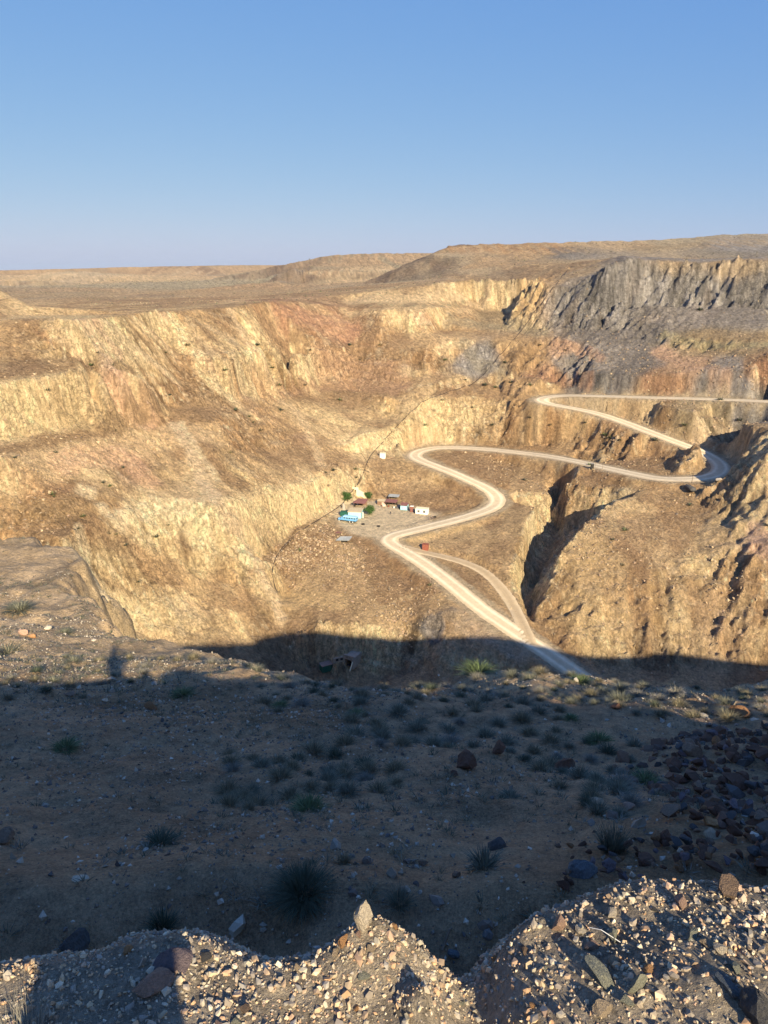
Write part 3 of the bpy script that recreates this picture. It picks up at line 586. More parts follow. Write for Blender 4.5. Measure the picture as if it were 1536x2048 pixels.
# ------------------------------------------------------------------ the ground: one sheet, rings out to the horizon
def geo(a, b, r): return list(a*np.power(b/a, np.arange(int(math.log(b/a)/r))/int(math.log(b/a)/r)))
RR = np.array([.05]+geo(.4, 6, .016)+geo(6, 42, .006)+geo(42, 185, .0075)+geo(185, 480, .00185)+geo(480, 900, .0032)+geo(900, 7000, .014)+[7000, 12000, 25000, 60000])
A = np.radians(np.concatenate([np.arange(-30.5, 30.5, .1), np.arange(30.5, 329.5, 3.0)]))
nr, na = len(RR), len(A)
AX = (RR[:, None]*np.sin(A)[None]).ravel(); AY = (RR[:, None]*np.cos(A)[None]).ravel(); AZ = H(AX, AY)
hor = np.clip((np.hypot(AX, AY)-6500)/3000, 0, 1); AZ = AZ*(1-hor)+(-25)*hor
ii = np.arange(nr-1)[:, None]*na; jj = np.arange(na)[None]; j2 = (jj+1) % na
quads = np.stack([ii+jj, ii+na+jj, ii+na+j2, ii+j2], -1).reshape(-1, 4)[:, ::-1]
rad = np.hypot(AX, AY)
onr = np.where((AX > g1.x0) & (AX < g1.x1) & (AY > 40) & (AY < g1.y1), ss(6, 10, g1.samp(Dr, AX, AY))*(1-g1.samp(yard_m, AX, AY)), 1)
stv = np.where((AX > g1.x0) & (AX < g1.x1) & (AY > 40) & (AY < g1.y1), g1.samp(steep, AX, AY), .3)
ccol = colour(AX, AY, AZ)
rough_k = ss(60, 150, rad)*ss(2500, 900, rad)*onr
inP = (AX > g1.x0) & (AX < g1.x1) & (AY > 60) & (AY < g1.y1)
AZ = AZ-np.where(inP, .16*ss(4.4, 3.4, g1.samp(Dr, AX, AY))+.12*ss(2.4, 1.8, g1.samp(Dt, AX, AY)), 0)
AZ = AZ+rng.standard_normal(len(AZ))*(.09+.18*stv)*rough_k*(rad/300)**.5*(.4+.6*ss(-.2, .4, fbm(AX/25, AY/25, 2, 333)))
ccol = np.clip(ccol*(1+.17*rng.standard_normal((len(AZ), 1))*(.3+.7*rough_k[:, None])), .02, .85)
crk = onr*(.15+.85*stv)*(.25+.75*ss(-.3, .25, fbm(AX/14, AY/14, 3, 341)))*np.where(inP, ss(1.5, 4, g1.samp(Dt, AX, AY)), 1)
ground = make('ground', np.c_[AX, AY, AZ], quads, M_GROUND, smooth=True, col=np.c_[ccol, crk], kind='structure')
print('ground quads', len(quads))

# ------------------------------------------------------------------ mesh collector
class MB:
    def __init__(s): s.v = []; s.f = []
    def add(s, v, f):
        o = len(s.v); s.v += [tuple(p) for p in v]; s.f += [tuple(i+o for i in q) for q in f]; return s
    def box(s, c, d, rz=0, top=None, shear=(0, 0)):
        x, y, z = c; a, b, h = d[0]/2, d[1]/2, d[2]/2; k = top or (1, 1); R = Matrix.Rotation(rz, 3, 'Z'); vs = []
        for sz in (-1, 1):
            kx, ky = (k if sz > 0 else (1, 1))
            for sx, sy in ((-1, -1), (1, -1), (1, 1), (-1, 1)):
                p = R @ Vector((sx*a*kx+(shear[0] if sz > 0 else 0), sy*b*ky+(shear[1] if sz > 0 else 0), sz*h)); vs.append((p.x+x, p.y+y, p.z+z))
        return s.add(vs, [(3, 2, 1, 0), (4, 5, 6, 7), (0, 1, 5, 4), (1, 2, 6, 5), (2, 3, 7, 6), (3, 0, 4, 7)])
    def slab(s, pts, t):     # four corner points, thickness t downwards
        v = list(pts)+[(p[0], p[1], p[2]-t) for p in pts]
        return s.add(v, [(0, 1, 2, 3), (7, 6, 5, 4), (0, 4, 5, 1), (1, 5, 6, 2), (2, 6, 7, 3), (3, 7, 4, 0)])
    def tube(s, pts, r, n=8):
        P = [Vector(p) for p in pts]; rr = r if isinstance(r, (list, tuple)) else [r]*len(P); vs = []; fs = []
        for i, p in enumerate(P):
            d = (P[min(i+1, len(P)-1)]-P[max(i-1, 0)]).normalized(); u = d.cross(Vector((0, 0, 1)) if abs(d.z) < .95 else Vector((1, 0, 0))).normalized(); w = d.cross(u)
            for k in range(n): vs.append(p+(u*math.cos(2*PI*k/n)+w*math.sin(2*PI*k/n))*rr[i])
        for i in range(len(P)-1):
            for k in range(n): fs.append((i*n+k, i*n+(k+1) % n, (i+1)*n+(k+1) % n, (i+1)*n+k))
        fs.append(tuple(range(n))[::-1]); fs.append(tuple((len(P)-1)*n+k for k in range(n)))
        return s.add(vs, fs)
    def build(s, name, m, parent=None, smooth=False, loc=None, rz=0, kind=None):
        o = make(name, s.v, np.array(s.f, dtype=object) if len(set(map(len, s.f))) > 1 else s.f, m, parent, smooth, kind=kind, loc=loc)
        if rz: o.rotation_euler.z = rz
        return o
PI = math.pi
def thing(name, label, cat, loc, rz=0, group=None, tilt=None):
    o = bpy.data.objects.new(name, None); C.objects.link(o); o.empty_display_size = .2
    o.location = loc; o.rotation_euler = (tilt[0] if tilt else 0, tilt[1] if tilt else 0, rz); return tag(o, label, cat, group)
def at(px, py, dz=0): return hit(px, py, dz)

# ------------------------------------------------------------------ road, track, distant hills
def ribbon(L, w, name, m, lift, cols):
    n = len(L); T = np.gradient(L[:, :2], axis=0); T /= np.linalg.norm(T, axis=1)[:, None]; N = np.c_[-T[:, 1], T[:, 0]]
    sA = np.arange(n); offs_ = np.array([-1.3,-1.0,-.6,-.28,0,.28,.6,1.0,1.3]); v = []; c = []
    for k, o in enumerate(offs_):
        o = float(o)
        wl_ = w*(1+.10*vn(sA/5, sA*0+k, 401)*(abs(o) > .9)); p = L[:, :2]+N*(o*wl_)[:, None]
        z = H(p[:, 0], p[:, 1])+lift; z = np.maximum(z, L[:, 2]+lift*.8) if abs(o) < 1.01 else z-.3
        v.append(np.c_[p, z]); b = cols[0] if abs(abs(o)-.44) < .18 and abs(o) > .3 else cols[1]; e = 1
        b = (.54,.42,.265) if abs(o) > .9 else b; c.append(np.array(b)[None]*(e+.10*fbm(sA/9, sA*0+k*.7, 3, 403))[:, None])
    v = np.concatenate(v); c = np.concatenate(c); i = np.arange(n-1)
    f = np.concatenate([np.stack([k*n+i, k*n+i+1, (k+1)*n+i+1, (k+1)*n+i], -1) for k in range(8)])[:, ::-1]
    return make(name, v, f, m, smooth=True, col=c, kind='structure')
M_ROAD = mat('road_dust', attr='Col', rough=.9, bump=.05, bscale=1.2, var=.12, vscale=.6)
ribbon(relax(smooth_line([tuple(p) for p in road[::2]], .8), 3), 3.15, 'road', M_ROAD, .07, ((.78,.66,.45), (.58,.465,.30)))
ribbon(relax(smooth_line([tuple(p) for p in track[::2]], .8), 3), 2.0, 'track', M_ROAD, .06, ((.47,.36,.22), (.42,.315,.19)))
hv = []; hf = []
for i in range(60):
    X = -9500+i*210; h = 10+16*vn(i/6, 3, 409)+7*vn(i/2, 3, 411); h *= ss(-9500, -8500, X)*ss(2900, 1500, X)*1.0
    hv += [(X, 17500, -30), (X, 18000, float(h)), (X, 19000, -30)]
for i in range(59): hf += [(i*3, i*3+3, i*3+4, i*3+1), (i*3+1, i*3+4, i*3+5, i*3+2)]
make('hills', hv, hf, mat('hill_rock', (.42,.33,.27), var=.2, vscale=.002), smooth=True, kind='structure')

# ------------------------------------------------------------------ rocks
def ico(sub):
    import bmesh
    bm = bmesh.new(); bmesh.ops.create_icosphere(bm, subdivisions=sub, radius=1); v = np.array([x.co[:] for x in bm.verts]); f = np.array([[x.index for x in q.verts] for q in bm.faces]); bm.free(); return v, f
I1, I2, I3 = ico(1), ico(2), ico(3)
def rock_shape(base, seed, cuts=12, lo=.42, hi=.8):
    r = np.random.default_rng(seed); v = base[0].copy()*1.15
    for _ in range(cuts):
        n = r.standard_normal(3); n /= np.linalg.norm(n); d = r.uniform(lo, hi); t = v@n; m = t > d; v[m] -= np.outer(t[m]-d, n)
    v *= np.array([1, r.uniform(.65, 1), r.uniform(.5, .85)]); v += .018*r.standard_normal(v.shape); return v
def rock_mat(name, c, v=.3): return mat(name, c, rough=.85, var=v, vscale=7, bump=.02, bscale=9)
RM = {k: rock_mat('stone_'+k, c) for k, c in dict(redbrown=(.13,.07,.045), rust=(.25,.13,.06), darkgrey=(.09,.085,.08), bluegrey=(.14,.155,.16), pinkish=(.42,.27,.19), cream=(.60,.50,.36), tan=(.42,.32,.21), orange=(.50,.27,.12), greenish=(.30,.29,.21), purple=(.17,.13,.13), brown=(.22,.15,.10)).items()}
RMESH = {}
def rock_mesh(k, seed, fine=False):
    key = (k, seed, fine)
    if key not in RMESH:
        b = I3 if fine else I2; o = make('stone', rock_shape(b, seed, 16 if fine else 12), b[1], RM[k]); RMESH[key] = o.data; bpy.data.objects.remove(o)
    return RMESH[key]
def rock(name, k, seed, loc, size, label, cat='rock', group=None, rz=None, sc=(1, 1, 1), fine=False, sink=.25, tilt=0):
    o = bpy.data.objects.new(name, rock_mesh(k, seed, fine)); C.objects.link(o)
    o.location = (loc[0], loc[1], loc[2]+size*sc[2]*(.6-sink)); o.scale = tuple(size*q for q in sc)
    o.rotation_euler = (tilt, 0, rz if rz is not None else random.uniform(0, 6.28)); return tag(o, label, cat, group)
def prock(px, py, wpx, k, seed, label, **kw):       # rock whose foot stands at a surveyed point, wpx its width there
    p = at(px, py+wpx*.3); d = math.sqrt(p[0]**2+p[1]**2+p[2]**2); return rock(kw.pop('name', 'boulder'), k, seed, p, wpx*d/F/2*1.05, label, **kw)
B = [(933,1518,58,'redbrown','large dark reddish boulder alone in the middle of the shaded slope'),(998,1492,46,'redbrown','dark red boulder just behind and right of the large one on the shaded slope'),
 (1125,1524,42,'redbrown','low broad dark red boulder between the large boulder and the leafy green bush'),(1233,1410,22,'redbrown','small dark red boulder near the rim, right of the centre'),(1430,1423,18,'darkgrey','small dark stone left of the ochre rock near the rim'),
 (1472,1420,38,'rust','flat ochre rock lying near the rim at the right'),(1388,1497,42,'brown','dark brown boulder above the red boulder pile'),(908,1543,22,'redbrown','small red stone in front of the large dark reddish boulder'),
 (1190,1600,30,'tan','pale wedge-shaped stone left of the pink stone on the shaded slope'),(1257,1611,22,'pinkish','pink stone on the shaded slope left of the boulder pile'),(1325,1672,46,'redbrown','large dark red boulder at the left edge of the boulder pile'),
 (1168,1735,52,'bluegrey','tall blue-grey boulder behind the sunlit gravel heap'),(1418,1640,32,'orange','orange boulder in the middle of the dark boulder pile'),(1420,1664,32,'tan','tan boulder just below the orange one in the pile'),
 (995,1682,38,'darkgrey','low grey slab-like rock among tufts, centre right of the slope'),(913,1746,20,'brown','small brown stone above the dark stick'),(845,1722,22,'brown','flat brown stone among tufts right of the big round bush'),
 (1288,1716,42,'redbrown','dark red boulder right of the blue-grey one, above the gravel heap'),(1220,1727,36,'purple','purplish boulder touching the blue-grey boulder on its right'),(1128,1766,36,'redbrown','dark red boulder in front of the blue-grey one'),
 (302,1410,26,'rust','rusty orange stone in the shaded rubble at the left'),(212,1398,14,'cream','small white stone in the shade left of the rusty orange one'),(142,1384,22,'brown','brown rounded stone at the left near the shadow edge'),
 (95,1253,16,'cream','white stone standing in the sunlit strip at far left'),(50,1262,22,'pinkish','pinkish boulder in the sunlit strip at far left'),(66,1270,18,'orange','orange stone beside the pinkish boulder at far left'),
 (878,1350,9,'cream','small white stone at the left tip of the sunlit rim'),(410,1362,9,'cream','tiny white stone just inside the shadow edge at the left')]
for i, (px, py, w, k, lb) in enumerate(B): prock(px, py, w, k, 20+i % 9, lb, fine=w > 30)
prock(160,1745,46,'cream',31,'flat pale stone slab lying on the shaded clay at the left', name='stone_slab', sc=(1,.7,.15), rz=-.2, sink=.45).data
prock(12,1668,50,'brown',32,'brown earthy lump at the left edge of the picture', fine=True)
prock(152,1880,74,'darkgrey',33,'dark grey pointed rock at the lower left mound', fine=True, sc=(.75,.8,1.2), sink=.3)
prock(345,1905,84,'purple',34,'broad purple-grey rock behind the pinkish stone', fine=True, sc=(1,.8,.6), rz=-.3, sink=.5)
prock(300,1962,74,'pinkish',35,'rounded pinkish stone on the shaded gravel at lower left', fine=True, sc=(1,.8,.9), rz=.2)
prock(727,1838,46,'cream',36,'pale pointed stone standing upright on top of the gravel knob', fine=True, sc=(.9,.8,1.7), rz=.4, sink=.15)
prock(685,1882,30,'orange',37,'orange stone on the sunlit gravel knob', fine=True, sc=(1,.8,1.1))
prock(716,1866,18,'pinkish',38,'small pinkish-grey stone right of the orange one on the knob'); prock(790,1850,14,'orange',39,'small orange stone at the right tip of the knob')
for i, (px, py, w, k, lb, sc) in enumerate([(1120,1845,42,'pinkish','angular reddish stone at the left edge of the right gravel heap',(.8,.8,1.2)),(1455,1772,50,'brown','reddish pyramid-shaped stone on top of the right gravel heap',(1,.9,1.1)),
 (1223,1820,30,'cream','cream stone at the top of the right gravel heap',(1,.8,.8)),(1358,1794,38,'pinkish','pinkish cream stone near the top of the right gravel heap',(1,.8,.8)),(1160,1852,34,'cream','flat white stone right of the angular reddish one',(1,.6,.4)),
 (1203,1940,70,'greenish','long grey-green stone in the middle of the right gravel heap',(1.1,.55,.5)),(1272,1962,46,'greenish','grey-green stone with ochre foot, lower middle of the right heap',(.9,.8,1.1)),(1200,2012,42,'tan','tan stone at the bottom of the right heap',(1,.9,.9)),
 (1512,2005,86,'darkgrey','big dark brown block at the lower right corner',(1,1,1)),(1462,1968,60,'bluegrey','dark bluish stone left of the corner block',(1,.7,.6)),(1385,1862,34,'greenish','grey stone right of centre on the right gravel heap',(1,.8,.7)),
 (1224,1867,34,'greenish','grey-green stone above the long one on the right heap',(.9,.8,1)),(1184,1882,42,'pinkish','tan pink wedge stone left of the grey-green one',(1.1,.7,.5)),(1415,1880,34,'tan','tan stone on the right side of the gravel heap',(1,.8,.8)),
 (1440,1895,30,'cream','pale flat stone beside the tan one at right',(1,.8,.7)),(1225,1920,30,'tan','rounded tan stone beside the long grey-green one',(1,.8,.8)),(1295,1935,24,'orange','small orange stone above the stone with ochre foot',(1,.8,.9)),
 (905,1902,26,'bluegrey','blue-grey stone in the dark channel between the gravel heaps',(1,.8,.9)),(727,1945,34,'greenish','grey stone below the gravel knob in shade',(1,.7,.6)),(596,1932,24,'tan','tan stone left of the gravel knob',(.8,.6,1.2))]):
    prock(px, py, w, k, 40+i, lb, name='stone', sc=sc, fine=w > 28)
# red boulder pile at the right
def pile(poly, n, smin, smax, keep):
    out = []; xs = [p[0] for p in poly]; ys = [p[1] for p in poly]
    while len(out) < n:
        px, py = random.uniform(min(xs), max(xs)), random.uniform(min(ys), max(ys))
        if inpoly(np.array([px]), np.array([py]), poly)[0]:
            out.append((px, py, random.uniform(smin, smax)*(random.random() < .15)*1.0 or random.uniform(smin, (smin+smax)*.5)))
    return out
pl_ = pile([(1350,1490),(1420,1470),(1600,1440),(1600,1790),(1500,1760),(1360,1740),(1330,1640)], 205, 17, 50, 0)
pl_ += pile([(1110,1700),(1160,1680),(1330,1690),(1380,1740),(1300,1760),(1120,1775)], 40, 12, 34, 0)
pl_ += pile([(230,1420),(420,1400),(480,1450),(380,1500),(250,1470)], 40, 7, 15, 0)
CW = dict(redbrown='dark red-brown', brown='dull brown', purple='purplish', darkgrey='dark grey', rust='rusty', tan='tan', cream='cream', pinkish='pinkish', greenish='grey-green', orange='orange', bluegrey='blue-grey')
def pile_label(k, px, py, w, left):
    if left: return '%s angular stone in the shaded rubble at the left of the slope' % CW[k], 'rock', '%s rubble stones at the left' % CW[k]
    if px < 1340: return '%s boulder in the small cluster behind the right gravel heap' % CW[k], 'rock', '%s boulders of the small cluster' % CW[k]
    sz = 'large' if w > 29 else 'smaller'; zone = 'upper' if py < 1560 else ('middle' if py < 1660 else 'lower')
    return '%s %s boulder in the %s part of the dark boulder heap at the right' % (sz, CW[k], zone), 'rock', '%s %s boulders, %s part of the heap' % (sz, CW[k], zone)
for i, (px, py, w) in enumerate(pl_):
    p = at(px, py); d = math.sqrt(p[0]**2+p[1]**2+p[2]**2); left = px < 600
    kk = random.choice(['redbrown','redbrown','brown','purple','darkgrey','rust','redbrown']) if not left else random.choice(['brown','tan','darkgrey'])
    rock('boulder', kk, 60+i % 8, (p[0], p[1], p[2]+random.uniform(0, .09)*(not left)), w*d/F/2, *pile_label(kk, px, py, w, left), sc=(1, .85, .8))

# ------------------------------------------------------------------ joined loose stone (uncountable)
PALG = np.array([(.62,.52,.37),(.50,.39,.26),(.36,.32,.27),(.55,.37,.26),(.38,.37,.30),(.20,.19,.18),(.55,.33,.18),(.70,.63,.50),(.30,.22,.16),(.24,.25,.25)])
PALG = (.68*PALG+.32*PALG.mean(0))*np.array((1.0,.94,.84))
PALR = np.array([(.42,.31,.19),(.34,.25,.15),(.44,.33,.20),(.28,.20,.13),(.38,.26,.17),(.22,.17,.12)])
PALN = np.array([(.46,.40,.31),(.52,.44,.33),(.20,.165,.13),(.14,.12,.10),(.26,.21,.15),(.17,.13,.10),(.32,.28,.22),(.12,.11,.10)])
OCT = (np.array([(1,0,0),(-1,0,0),(0,1,0),(0,-1,0),(0,0,1),(0,0,-1)], float), np.array([(0,2,4),(2,1,4),(1,3,4),(3,0,4),(2,0,5),(1,2,5),(3,1,5),(0,3,5)]))
def loose(name, x, y, size, pal, base, label, cat, lift=.1, seed=1, flat=.7, z=None):
    r = np.random.default_rng(seed); n = len(x); bv, bf = base; k = len(bv)
    z = H(x, y) if z is None else z
    V_ = bv[None]*(1+.28*r.standard_normal((n, k, 1)))*np.array([1, 1, flat])*(.75+.5*r.random((n, 1, 3)))
    q = r.standard_normal((n, 4)); q /= np.linalg.norm(q, axis=1)[:, None]; w_, a, b, c = q.T
    R_ = np.stack([1-2*(b*b+c*c), 2*(a*b-c*w_), 2*(a*c+b*w_), 2*(a*b+c*w_), 1-2*(a*a+c*c), 2*(b*c-a*w_), 2*(a*c-b*w_), 2*(b*c+a*w_), 1-2*(a*a+b*b)], -1).reshape(n, 3, 3)
    V_ = np.einsum('nij,nkj->nki', R_, V_)*size[:, None, None]+np.stack([x, y, z+size*lift], -1)[:, None]
    f = (bf[None]+(np.arange(n)*k)[:, None, None]).reshape(-1, 3)
    col = pal[r.integers(0, len(pal), n)]*(.8+.4*r.random((n, 1))); col = np.repeat(col, k, 0)
    o = make(name, V_.reshape(-1, 3), f, M_LOOSE, col=np.clip(col, 0, .85)); return tag(o, label, cat) and o
M_LOOSE = mat('loose_stone', attr='Col', rough=.85, var=.2, vscale=40)
def stuff(o): o['kind'] = 'stuff'; return o
# gravel under the camera
def fore_pts(n, seed):
    r = np.random.default_rng(seed); x = r.uniform(-1.45, 1.9, n); y = r.uniform(1.05, 2.6, n)
    dens_ = fbm(x*2, y*2, 3, 501); k = r.random(n) < .75+.6*dens_; return x[k], y[k]
x, y = fore_pts(34000, 11); stuff(loose('gravel', x, y, (.0026+.0035*rng.random(len(x))**2), PALG, OCT, 'fine pale gravel covering the mound at the bottom', 'gravel', seed=2))
x, y = fore_pts(14500, 12); stuff(loose('pebbles', x, y, .0045+.009*rng.random(len(x))**3, PALG, I1, 'mixed pale pebbles covering the mound at the bottom', 'pebbles', seed=3))
# individual stones of the heap
x, y = fore_pts(330, 13); zz = H(x, y)
for i in range(min(255, len(x))):
    kk = random.choice(['cream','tan','tan','pinkish','greenish','orange','darkgrey','cream','greenish','brown']); sd_w = 'left' if x[i] < .2 else 'right'
    rock('small_stone', kk, 70+i % 10, (x[i], y[i], zz[i]), random.uniform(.009, .024),
         'small %s angular stone lying in the pale gravel of the %s mound' % (CW[kk], sd_w), 'stone', group='small %s stones of the %s gravel mound' % (CW[kk], sd_w), sc=(1, .85, .8))
# near slope
def slope_pts(n, seed, y0=2.4, y1=24):
    r = np.random.default_rng(seed); a = r.uniform(-.56, .56, n); y = y0+(y1-y0)*r.random(n)**.8; return a*y*1.05+r.uniform(-1, 1, n), y
def on_slope(x, y):
    rimy = np.interp(x, [p[0] for p in rim[2:]], [p[1] for p in rim[2:]]); return y < rimy-.1
x, y = slope_pts(40000, 21, 2.4, 32); m = on_slope(x, y) & (fbm(x/2.5, y/2.5, 3, 511)+.25*np.random.default_rng(3).standard_normal(len(x)) > -.15); x, y = x[m], y[m]
stuff(loose('scattered_stones', x, y, (.006+.03*rng.random(len(x))**6+.0009*y), PALN, OCT, 'small stones scattered over the shaded slope', 'stones', seed=4))
x, y = slope_pts(1500, 22, 4, 22); m = on_slope(x, y) & (fbm(x/3, y/3, 3, 513) > .0); x, y = x[m], y[m]
stuff(loose('rubble_stones', x, y, .025+.07*rng.random(len(x))**4, PALN, I1, 'fist-sized rubble on the shaded slope', 'stones', seed=5))
x = rng.uniform(3.5, 13, 3000); y = rng.uniform(3, 13, 3000); q = np.array([((a/b*(cp))) for a, b in zip(x, y)])
m = (x/y > .40+.12*fbm(x/1.5, y/1.5, 2, 515)) & (y < 12); x, y = x[m], y[m]
stuff(loose('boulder_rubble', x, y, .03+.09*rng.random(len(x))**2, np.array([(.13,.075,.05),(.10,.07,.055),(.18,.11,.07),(.09,.085,.08)]), I1, 'smaller dark red rubble between the boulders at the right', 'rubble', seed=6))
# rubble in the pit
def pit_scatter(regs, seed):
    r = np.random.default_rng(seed); X = []; Y = []
    for px, py, rx, n in regs:
        c = hit(px, py); d = np.hypot(c[0], c[1]); s_ = rx*d/F
        X.append(c[0]+s_*r.standard_normal(n)*.55); Y.append(c[1]+s_*r.standard_normal(n)*.9)
    return np.concatenate(X), np.concatenate(Y)
x, y = pit_scatter([(640,1085,60,1500),(590,1110,40,800),(700,1120,40,500),(560,1120,20,300),(680,1140,60,500),(800,1245,40,500),(860,1180,50,300),(760,1200,60,300),(1180,1070,60,600),(1130,1100,40,200),(1000,930,60,400),(1090,1000,50,600),(1180,950,60,400),(1380,1010,50,200),(1250,870,80,600),(1450,880,60,800),(1330,830,60,300),
   (100,870,80,400),(300,860,60,200),(480,780,80,300),(700,745,60,200),(1250,770,100,600),(1400,770,100,600),(1150,700,80,400),(1330,720,80,400),(1500,740,60,300),(660,940,25,200),(80,1030,60,200),(1300,1150,120,400),(1200,1250,120,300),(1450,1150,60,300)], 31)
Rk = g1.samp(Dr, x, y) > 5; Rk &= g1.samp(yard_m, x, y) < .2; x, y = x[Rk], y[Rk]
stuff(loose('rubble', x, y, .16+.5*rng.random(len(x))**5, PALR, OCT, 'broken rock rubble lying on the benches and slopes of the pit', 'rubble', seed=7))
x = rng.uniform(-200, 260, 26000); y = rng.uniform(150, 560, 26000); m = (g1.samp(Dr, x, y) > 6) & (g1.samp(yard_m, x, y) < .2) & (np.abs(x/y) < .62) & (fbm(x/16, y/16, 3, 521) > -.1)
x, y = x[m], y[m]; stuff(loose('debris', x, y, .10+.32*rng.random(len(x))**6, PALR, OCT, 'loose stones strewn over the pit walls', 'stones', seed=8))

# ------------------------------------------------------------------ plants
M_LEAF = mat('leaf_blades', attr='Col', rough=.7)
def tuft_mesh(seed, n, h, spread, cols, lean=.7, bw=.012):
    r = np.random.default_rng(seed); v = []; f = []; c = []
    for i in range(n):
        a = r.uniform(0, 2*PI); t = lean*r.random()**.6; rad = spread*.35*r.random()**.5; L = h*r.uniform(.55, 1.1)
        bx, by = rad*math.cos(a), rad*math.sin(a); a2 = a+r.normal(0, .5); p = np.array([bx, by, -.02]); d = np.array([math.sin(t)*math.cos(a2), math.sin(t)*math.sin(a2), math.cos(t)])
        sd_ = np.array([-math.sin(a2), math.cos(a2), 0])*bw*r.uniform(.7, 1.3); m_ = p+d*L*.55; e = p+d*L+np.array([d[0], d[1], -.4*t])*L*.25
        k = len(v); v += [p-sd_, p+sd_, m_+sd_*.7, m_-sd_*.7, e]; f += [(k, k+1, k+2, k+3), (k+3, k+2, k+4)]; cc = np.array(cols[r.integers(len(cols))])*r.uniform(.7, 1.25); c += [cc]*5
    return v, f, c
TC = dict(dry=[(.26,.21,.12),(.17,.145,.085),(.12,.11,.07)], sage=[(.15,.15,.10),(.20,.19,.13),(.11,.11,.075)], green=[(.10,.135,.05),(.14,.17,.075),(.07,.09,.04)], grey=[(.23,.21,.16),(.17,.155,.12)], dark=[(.06,.075,.045),(.09,.10,.065)])
TM = {}
def tuft(kind, seed, loc, size, label, cat='grass tuft', group=None, name='grass_tuft', n=110, lean=1.0, sz=1.0, bw=.012):
    key = (kind, seed, n, lean, bw)
    if key not in TM:
        v, f, c = tuft_mesh(seed*13+5, n, 1.0, 1.0, TC[kind], lean, bw*1.6); o = make('tuft', v, np.array(f, dtype=object), M_LEAF, col=np.array(c)); TM[key] = o.data; bpy.data.objects.remove(o)
    o = bpy.data.objects.new(name, TM[key]); C.objects.link(o); o.location = loc; o.scale = (size, size, size*sz); o.rotation_euler.z = random.uniform(0, 6.28); return tag(o, label, cat, group)
def ptuft(px, py, wpx, kind, seed, label, **kw):
    p = at(px, py+wpx*.15); d = math.sqrt(sum(q*q for q in p)); return tuft(kind, seed, p, wpx*d/F*.62, label, **kw)
G_ = [(955,1336,62,'green','bright green leafy bush on the sunlit rim in the centre','bush'),(1163,1358,34,'green','small bright green bush on the rim right of the centre','bush'),(618,1610,64,'green','bright green grass patch in the middle of the shaded slope','grass'),
 (322,1680,60,'dark','dark green weeds in the left middle of the shaded slope','weeds'),(1290,1556,50,'green','leafy green bush left of the boulder pile','bush'),(1142,1434,26,'green','small green bush above the low broad red boulder','bush'),
 (1200,1476,44,'green','wide green bush behind the low broad red boulder','bush'),(1462,1566,32,'green','green bush growing inside the boulder pile','bush'),(1020,1590,40,'sage','green-grey bush right of the middle of the slope','bush'),
 (15,1300,50,'sage','green bush at the far left edge in the sun','bush'),(130,1262,30,'sage','small green weeds in the sunlit strip at the left','weeds'),(38,1212,50,'sage','green grass on the sunlit strip near the left edge','grass'),(560,1408,30,'green','small green weeds right of the shaded rubble','weeds'),(712,1426,32,'green','small green weeds below the rim dip','weeds'),
 (130,1490,46,'green','low green weeds on the shaded clay at the left','weeds'),(365,1385,40,'green','green weeds just inside the shadow at the left','weeds'),(1020,1500,24,'sage','small tuft in front of the second red boulder','tuft')]
for i, (px, py, w, k, lb, ct) in enumerate(G_): ptuft(px, py, w, k, i % 4, lb, cat=ct, name='bush' if ct == 'bush' else 'weeds', n=420, lean=1.35, sz=.5, bw=.012)
ptuft(605, 1775, 96, 'dark', 5, 'big round dark bush in the lower middle of the slope', cat='bush', name='bush', n=1500, lean=1.45, sz=.8, bw=.006)
ptuft(800, 1800, 64, 'sage', 6, 'large olive tuft right of the big round bush', n=420, sz=.9, bw=.005); ptuft(690, 1720, 36, 'dry', 7, 'dry olive tuft above and right of the big round bush', n=200)
ptuft(325, 1850, 60, 'dark', 8, 'dark wispy bush above the purple-grey rock at the left', cat='bush', n=260, name='bush'); ptuft(1225, 1690, 90, 'sage', 9, 'tall grey-green grass clump left of the boulder pile', n=420, sz=.9, lean=.5, bw=.006)
ptuft(970, 1725, 70, 'sage', 10, 'grey-green tuft below the slab-like rock', n=300, sz=.7); ptuft(1195, 1620, 44, 'sage', 11, 'tuft just behind the pale wedge-shaped stone', n=200)
p = at(95, 2040); tuft('grey', 12, (p[0], p[1]-.1, p[2]-.02), .17, 'dry grey grass clump in the lower left corner', n=260, lean=.9, bw=.003, name='dry_grass_clump'); p = at(215, 2046); tuft('grey', 13, (p[0], p[1]-.1, p[2]-.02), .14, 'sparse dry grass stalks right of the corner clump', n=70, lean=.7, bw=.003, name='dry_grass_clump')
# countable tufts over the slope, larger and sparser to the right, and the uncountable small ones
x, y = slope_pts(2600, 51, 3.0, 20); d_ = x/y; m = on_slope(x, y) & (np.abs(d_) < .62) & (fbm(x/3, y/3, 3, 531)+.3*d_ > -.12) & ~((d_ > .40) & (y < 12.5)) & ~((d_ < -.25) & (y > 6) & (y < 12.5)) & ~((d_ < .02) & (y < 6.4)); x, y = x[m], y[m]
keep = []
for i in range(len(x)):
    if all((x[i]-x[j])**2+(y[i]-y[j])**2 > (.062*y[i]*.55)**2 for j in keep): keep.append(i)
keep = keep[:295]; zz = H(x, y)
for i in keep:
    k = random.choice(['sage','sage','dry','dry','dry','dark','grey']); right = x[i]/y[i] > .05
    wd = {'sage': 'grey-green', 'dry': 'dry straw-coloured', 'dark': 'dark', 'grey': 'pale grey'}[k]
    tuft(k, i % 5, (x[i], y[i], zz[i]), min(random.uniform(.13, .30), .022*y[i]+.03)*(1 if k != 'dark' else .8), '%s tuft of steppe grass on the shaded slope' % wd, group='%s grass tufts on the shaded slope' % wd, n=420, lean=1.25, sz=.7, bw=.008)
